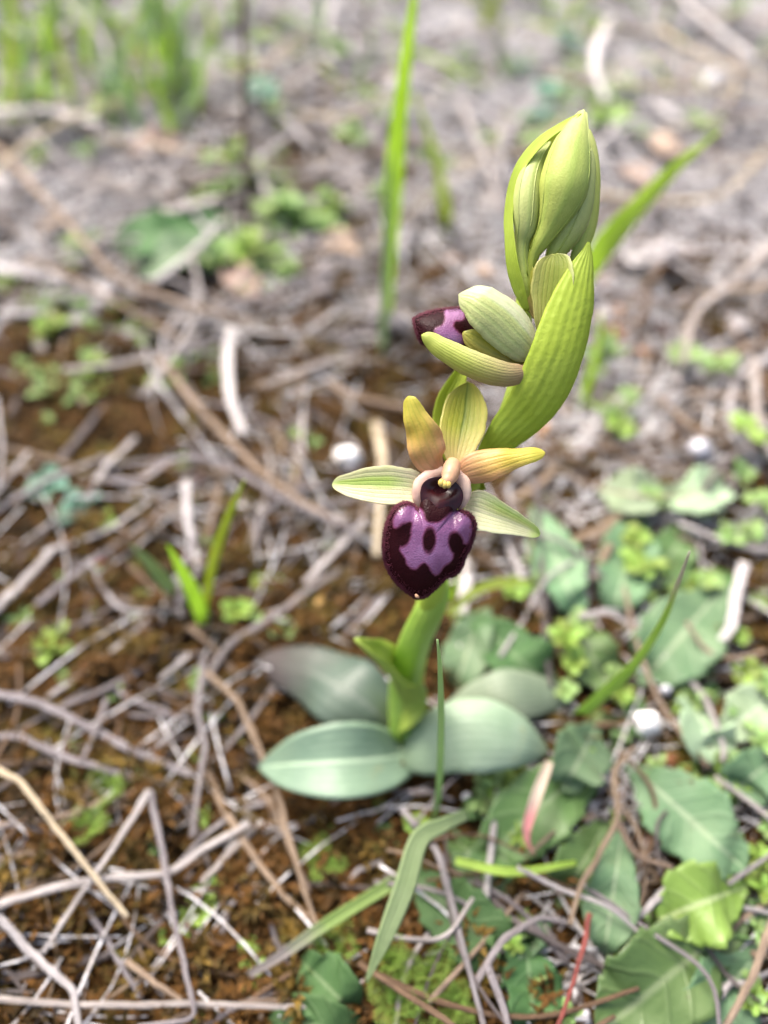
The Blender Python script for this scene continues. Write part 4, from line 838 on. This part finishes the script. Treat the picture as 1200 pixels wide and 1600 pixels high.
def herb(px, py, size, n, kind, mat, label, name='seedling', group=None, rise=.5, h=.0, seed=None, rings=1, cat='seedling'):
    """size: radius in photograph pixels"""
    r = random.Random(seed if seed is not None else int(px*7+py)); g = G(px, py, h)
    if group and kind != 'fern':
        look = ('large ' if size > 28 else 'tiny ' if size < 21 else '')+{'oval': 'oval-leaved ', 'round': 'round-leaved ', 'lance': 'narrow-leaved '}[kind]+{'herb': 'dull ', 'seedling': 'bright ', 'seedling_blue': 'bluish '}[mat]
        group += ', '+look.strip(); label = look+label
    e = tag(empty(name, g), label, cat, group)
    R = size*K*depth(g)*1.15; key = (kind, mat)
    if key not in ULEAF: ULEAF[key] = unit_leaf(kind, mat)
    hs = rise*R
    st = build('stem', tube([(*g, .04*R), (*(g+np.array((0, 0, hs*.6))), .035*R), (*(g+np.array((.05*R, 0, hs))), .03*R)], 6, 6), MAT['seedling'], e)
    for q in range(rings):
        m_ = max(3, n//rings)
        for i in range(m_):
            a = 6.283*i/m_+r.uniform(-.4, .4)+q*.7; s = R*r.uniform(.75, 1.15)*(1-.22*q)
            o = bpy.data.objects.new('leaf', ULEAF[key]); COL.objects.link(o); o.parent = e
            o.location = (0, 0, hs*(.45+.55*(q+1)/rings)*U*r.uniform(.8, 1.1))
            o.rotation_euler = (r.uniform(-.3, .3), -r.uniform(.05, .55)-.35*q-(.35 if kind == 'fern' else 0), a); o.scale = (s*U/U, s, s*r.uniform(.8, 1.3))
    return e
# on the moss
herb(78, 775, 34, 6, 'round', 'seedling_blue', 'bluish seedling with rounded leaves beside a short pale stem', seed=1)
herb(130, 810, 34, 6, 'round', 'seedling_blue', 'second bluish seedling, smaller, touching the first on the moss', seed=2)
herb(165, 826, 22, 4, 'round', 'seedling', 'tiny bright seedling at the end of the bluish pair', seed=3)
herb(278, 738, 24, 6, 'oval', 'seedling', 'small bright green seedling inside the hump of the arched grey stem')
herb(260, 752, 18, 5, 'oval', 'herb', 'dull little seedling beside the arched grey stem')
herb(415, 920, 22, 7, 'round', 'seedling', 'round bright green seedling between the green clump and the maroon lip')
herb(372, 968, 28, 7, 'round', 'seedling', 'bright seedling just beside the stout grey stem')
herb(446, 990, 22, 5, 'round', 'herb', 'pale seedling lying against the stout grey stem')
herb(335, 862, 20, 5, 'oval', 'herb', 'seedling at the root of the thin long blade')
herb(84, 1022, 38, 9, 'oval', 'seedling', 'bright leafy seedling above the thick split grey stem', rings=2)
herb(40, 975, 26, 6, 'lance', 'herb', 'slender dull seedling near the frayed pale stub')
herb(140, 965, 24, 6, 'lance', 'herb', 'slender-leaved sprout on the moss beyond the leafy seedling')
herb(341, 1115, 24, 6, 'round', 'seedling', 'round green seedling behind the flattened grey stem')
herb(120, 1165, 20, 5, 'oval', 'herb', 'small dull seedling between the two parallel grey stems')
herb(180, 1250, 40, 7, 'fern', 'fern', 'feathery seedling at the joint of the tan stem', seed=5)
herb(140, 1310, 40, 7, 'fern', 'fern', 'feathery dull seedling beside the bright yellow straw', seed=6)
herb(330, 1400, 32, 8, 'oval', 'seedling', 'yellow-green seedling with spreading leaves on the moss', rings=2)
herb(300, 1440, 34, 8, 'oval', 'seedling', 'yellow-green seedling touching the spreading one, lower on the moss', rings=2)
herb(268, 1468, 20, 5, 'oval', 'seedling', 'tiny yellow-green seedling beside the hooked grey stem')
herb(392, 1500, 24, 6, 'oval', 'seedling', 'bright seedling beside the end of the half dried blade')
herb(402, 1550, 26, 6, 'oval', 'seedling', 'bright seedling in front of the long level whitish stem')
herb(525, 1290, 13, 5, 'oval', 'seedling', 'tiny seedling below the broad orchid leaf')
herb(505, 1355, 36, 7, 'fern', 'fern', 'feathery sprout between the long tan stem and the orchid leaves', seed=8)
herb(600, 1265, 18, 6, 'round', 'seedling', 'bright little seedling just under the orchid leaves')
herb(600, 1315, 22, 6, 'round', 'herb', 'yellowish seedling beside the bend of the blue-green blade')
herb(520, 1495, 52, 10, 'fern', 'fern', 'feathery bright tuft over the dark rounded leaf', name='feathery_herb', cat='herb', rings=2, seed=11)
for i, (a, b, s) in enumerate(((610, 1520, 58), (670, 1545, 62), (705, 1580, 52), (620, 1585, 60))):
    herb(a, b, s, 11, 'fern', 'fern', ('feathery lime herb beside the tip of the bent blue-green blade', 'largest feathery herb, between bent blade and long grey-brown stem', 'smallest feathery herb, touching the long grey-brown stem', 'feathery herb in front of the others, over dark rounded leaf')[i], name='feathery_herb', cat='herb', group='feathery herbs by the grey-brown stem', rings=2, seed=30+i, rise=.7)
herb(330, 1610, 26, 6, 'oval', 'seedling', 'seedling below the long level whitish stem')
# herb patch behind
gB = 'herbs behind the white bark strip'
r_ = random.Random(4)
for i in range(26):
    herb(r_.gauss(415, 75), r_.uniform(300, 480), r_.uniform(24, 42), 8, r_.choice(['oval', 'round', 'lance']), r_.choice(['herb', 'herb', 'seedling']), 'herb in the patch around the brown upright stalk', name='small_herb', group='herbs around the brown stalk', cat='herb', rings=2, seed=50+i, rise=.8)
for i in range(18):
    herb(r_.gauss(120, 50), r_.uniform(490, 640), r_.uniform(18, 34), 7, r_.choice(['oval', 'round']), r_.choice(['herb', 'herb', 'seedling']), 'herb in the patch beside the level pale stem', name='small_herb', group='herbs beside the level pale stem', cat='herb', rings=2, seed=80+i, rise=.8)
for i, (a, b) in enumerate(((290, 575), (330, 570), (255, 610), (345, 600), (240, 545), (200, 530))):
    herb(a, b, 24, 6, 'oval', r_.choice(['herb', 'seedling']), 'herb near the top of the white bark strip', name='small_herb', group=gB, cat='herb', seed=100+i)
for i in range(9):
    herb(r_.uniform(-10, 180), r_.uniform(370, 520), r_.uniform(18, 32), 6, 'oval', r_.choice(['herb', 'seedling']), 'herb sprouting under the jointed tan stem', name='small_herb', group='herbs under the jointed stem', cat='herb', seed=120+i)
for i in range(46):
    herb(r_.choice([r_.uniform(-20, 1200), r_.gauss(150, 130), r_.gauss(860, 120)]), r_.uniform(10, 250), r_.uniform(14, 34), 7, r_.choice(['oval', 'lance', 'round']), r_.choice(['herb', 'herb', 'seedling', 'seedling_blue']), 'herb scattered in the far litter', name='small_herb', group='herbs in the far litter', cat='herb', seed=150+i, rise=.8)
# among the broad leaves
spots = [(905, 985), (890, 1050), (880, 1020), (1000, 905), (985, 900), (1085, 930), (1010, 800), (1090, 815), (1130, 860), (1165, 850), (1185, 810), (1150, 760), (1190, 720), (1075, 1110), (1145, 1140), (1180, 1180), (1150, 1075), (1185, 1090), (1175, 1240), (1190, 1300),
         (1130, 1320), (1115, 1340), (1175, 1350), (1180, 1400), (985, 1490), (1000, 1520), (1030, 1480), (1025, 1520), (1170, 1570), (780, 1240), (760, 1225), (800, 1215), (750, 1260), (650, 1300), (930, 1400), (1110, 1440), (830, 895), (800, 940), (1150, 700), (960, 690), (980, 640), (1060, 580), (1110, 600)]
for i, (a, b) in enumerate(spots):
    herb(a, b, r_.uniform(17, 30), r_.choice((5, 6, 7)), r_.choice(['oval', 'round', 'round']), r_.choice(['seedling', 'seedling', 'herb']), 'seedling between the broad toothed leaves', group='seedlings between the broad leaves', h=.35, rise=1.1, seed=200+i)
herb(950, 690, 40, 10, 'lance', 'herb', 'narrow-leaved green herb behind the right lateral petal', name='small_herb', cat='herb', rings=2, rise=1.2)
herb(935, 600, 46, 9, 'lance', 'herb', 'soft green herb in the litter below the large bract', name='small_herb', cat='herb', rings=2, rise=1.2)

for i in range(34):
    px_, py_ = r_.uniform(-20, 560), r_.uniform(560, 1600)
    if 380 < px_ < 660 and 1000 < py_ < 1260: continue
    herb(px_, py_, r_.uniform(9, 19), 6, r_.choice(['oval', 'round', 'lance']), r_.choice(['seedling', 'herb', 'herb']), 'sprout scattered over the brown moss', name='sprout', group='sprouts on the moss', seed=600+i, h=.15)
for i in range(46):
    herb(r_.uniform(700, 1215), r_.uniform(800, 1600), r_.uniform(12, 24), 7, r_.choice(['oval', 'round', 'lance']), r_.choice(['seedling', 'herb', 'herb']), 'weed poking up through the broad leaves', name='small_weed', group='weeds through the broad leaves', cat='weed', seed=700+i, h=.45, rise=1.0, rings=r_.choice((1, 2)))
for i in range(50):
    herb(r_.uniform(-30, 1230), 10+340*r_.random()**1.5, r_.uniform(16, 34), 8, r_.choice(['lance', 'lance', 'oval']), r_.choice(['herb', 'seedling', 'herb']), 'weed among the pale far straw', name='small_weed', group='weeds among the far straw', cat='weed', seed=800+i, rise=1.3, rings=2)
r3 = random.Random(77)
for i in range(10):                           # smaller rosettes that close the gaps of the leaf mat
    cx_, cy_ = r3.uniform(690, 1190), r3.uniform(820, 1590); sz = r3.uniform(55, 95); a0 = r3.random()*6.28; mt = r3.choice(['broad', 'broad_dark', 'broad_blue', 'broad_yellow'])
    if cx_ < 900 and 1030 < cy_ < 1230: cx_ += 230
    rosette(cx_, cy_, {'broad': 'small green', 'broad_dark': 'small dark green', 'broad_blue': 'small bluish', 'broad_yellow': 'small yellowish'}[mt]+' leaf rosette low between the broad leaves',
            [(lv(cx_, cy_, cx_+math.cos(a0+j*6.28/4+r3.uniform(-.4, .4))*sz*r3.uniform(.7, 1.1), cy_+math.sin(a0+j*6.28/4)*sz*.75, sz*.26, .15, .3), mt) for j in range(4)], 'small rosettes, '+mt.split('_')[-1])
# ------------------------------------------------------------------ pebbles and scraps
def pebble(px, py, r, mat, label, h=.2, sq=.85, seed=1):
    g = G(px, py, h); R = r*K*depth(g); m = M(); n1_, n2_ = 16, 24; v = []; f = []
    for i in range(n1_+1):
        t = math.pi*i/n1_
        for j in range(n2_):
            a = 2*math.pi*j/n2_; d = np.array((math.sin(t)*math.cos(a), math.sin(t)*math.sin(a), math.cos(t)))
            q = R*.9*(1+.26*mnoise.noise(Vector(d*1.3)+Vector((seed, 0, 0)))+.10*mnoise.noise(Vector(d*3.7)+Vector((0, seed, 0))))
            v.append(g+d*q*np.array((1, sq, .92)))
    for i in range(n1_):
        for j in range(n2_): f.append((i*n2_+j, (i+1)*n2_+j, (i+1)*n2_+(j+1) % n2_, i*n2_+(j+1) % n2_))
    m.add(v, f, [(0, 0)]*len(v)); return tag(build('pebble', m, MAT[mat], origin=g-np.array((0, 0, R*.9))), label, 'pebble')
pebble(1013, 1130, 24, 'pebble', 'round bright white ball resting against the broad leaves', .9, seed=3)  # taken for a small snail shell, built with the pebble shape
pebble(541, 718, 25, 'pebble', 'white pebble on the moss beside the pale lateral sepal', .35, sq=.9, seed=5)
pebble(1093, 703, 22, 'pebble_grey', 'smooth pale grey pebble above the silvery mottled leaves', .4, seed=7)
pebble(1111, 128, 16, 'pebble', 'white pebble in the far litter beyond the slanting wide blade', .6, seed=9)
pebble(730, 1245, 9, 'pebble', 'tiny white pebble under the pale orchid leaf', .5, seed=11)
pebble(1040, 1078, 10, 'pebble_grey', 'tiny bluish white pebble near the round bright white ball', .9, seed=13)
herb(1112, 1440, 15, 4, 'round', 'pale_bud', 'small pale greenish sprout on the yellowish leaf', h=.9, rise=.4)
pebble(905, 1590, 22, 'pebble_grey', 'pale rough stone beside the thin red stem', .3, seed=17)
def scrap(px, py, size, mat, label, group=None, seed=0, name='leaf_fragment', h=.35):
    r = random.Random(seed); g = G(px, py, h); a = r.random()*6.28; L = size*K*depth(g)
    d = np.array((math.cos(a), math.sin(a), r.uniform(-.2, .3)))*L; w = L*r.uniform(.25, .55)
    rows = [(*(g-d*.9), w*.2), (*(g-d*.4), w), (*(g+d*.3+np.array((0, 0, L*.15))), w*.9), (*(g+d), w*.1)]
    if group:
        lk = ('large ' if size > 27 else 'small ' if size < 19 else '')+{'deadleaf': 'brown', 'light': 'pale', 'grey': 'grey', 'rust': 'rusty', 'white': 'whitish'}[mat]+(' narrow' if w < L*.37 else ' broad' if w > L*.47 else '')
        label = lk+' '+label; group += ', '+lk
    return tag(build(name, blade(rows, unit(TOC+np.array((r.uniform(-.4, .4), r.uniform(-.4, .4), 0))), cup=r.uniform(-.5, .6), nl=14, nw=6, thick=.015, wave=.25, seed=seed), MAT[mat]), label, 'dead leaf', group)
scrap(500, 950, 28, 'yellowleaf', 'little yellow-brown dead leaf on the moss beside the maroon lip', seed=3)
scrap(310, 748, 13, 'red', 'tiny red fleck of leaf inside the hump of the arched stem', seed=4)
scrap(155, 878, 12, 'red', 'tiny red fleck of leaf beside the grey stem on the moss', seed=5)
scrap(130, 1042, 14, 'red', 'tiny red fleck above the parallel grey stems', seed=6)
scrap(1035, 225, 40, 'deadleaf', 'large brown curled dead leaf behind the wide slanting blade', seed=7, h=.8)
scrap(975, 1240, 20, 'rust', 'rust coloured scrap between toothed leaf and crooked tan stem', seed=8)
scrap(1060, 1190, 34, 'rust', 'rust coloured dead leaf below the round bright white ball', seed=9)
scrap(1020, 1312, 26, 'rust', 'rust coloured scrap beside the fork of the crooked tan stem', seed=10)
for i in range(70):
    scrap(r_.uniform(-20, 1220), r_.uniform(20, 560), r_.choice([r_.uniform(14, 34), r_.uniform(30, 56)]), r_.choice(['deadleaf', 'white', 'light', 'light', 'grey']), 'curled dead leaf scrap in the far litter behind the flowers', 'dead leaf scraps in the far litter', seed=300+i, h=.5)
for i in range(26):
    scrap(r_.uniform(840, 1220), r_.uniform(400, 760), r_.uniform(12, 26), r_.choice(['deadleaf', 'rust', 'light']), 'dead leaf scrap in the litter beside the large bract', 'dead leaf scraps beside the bract', seed=400+i)
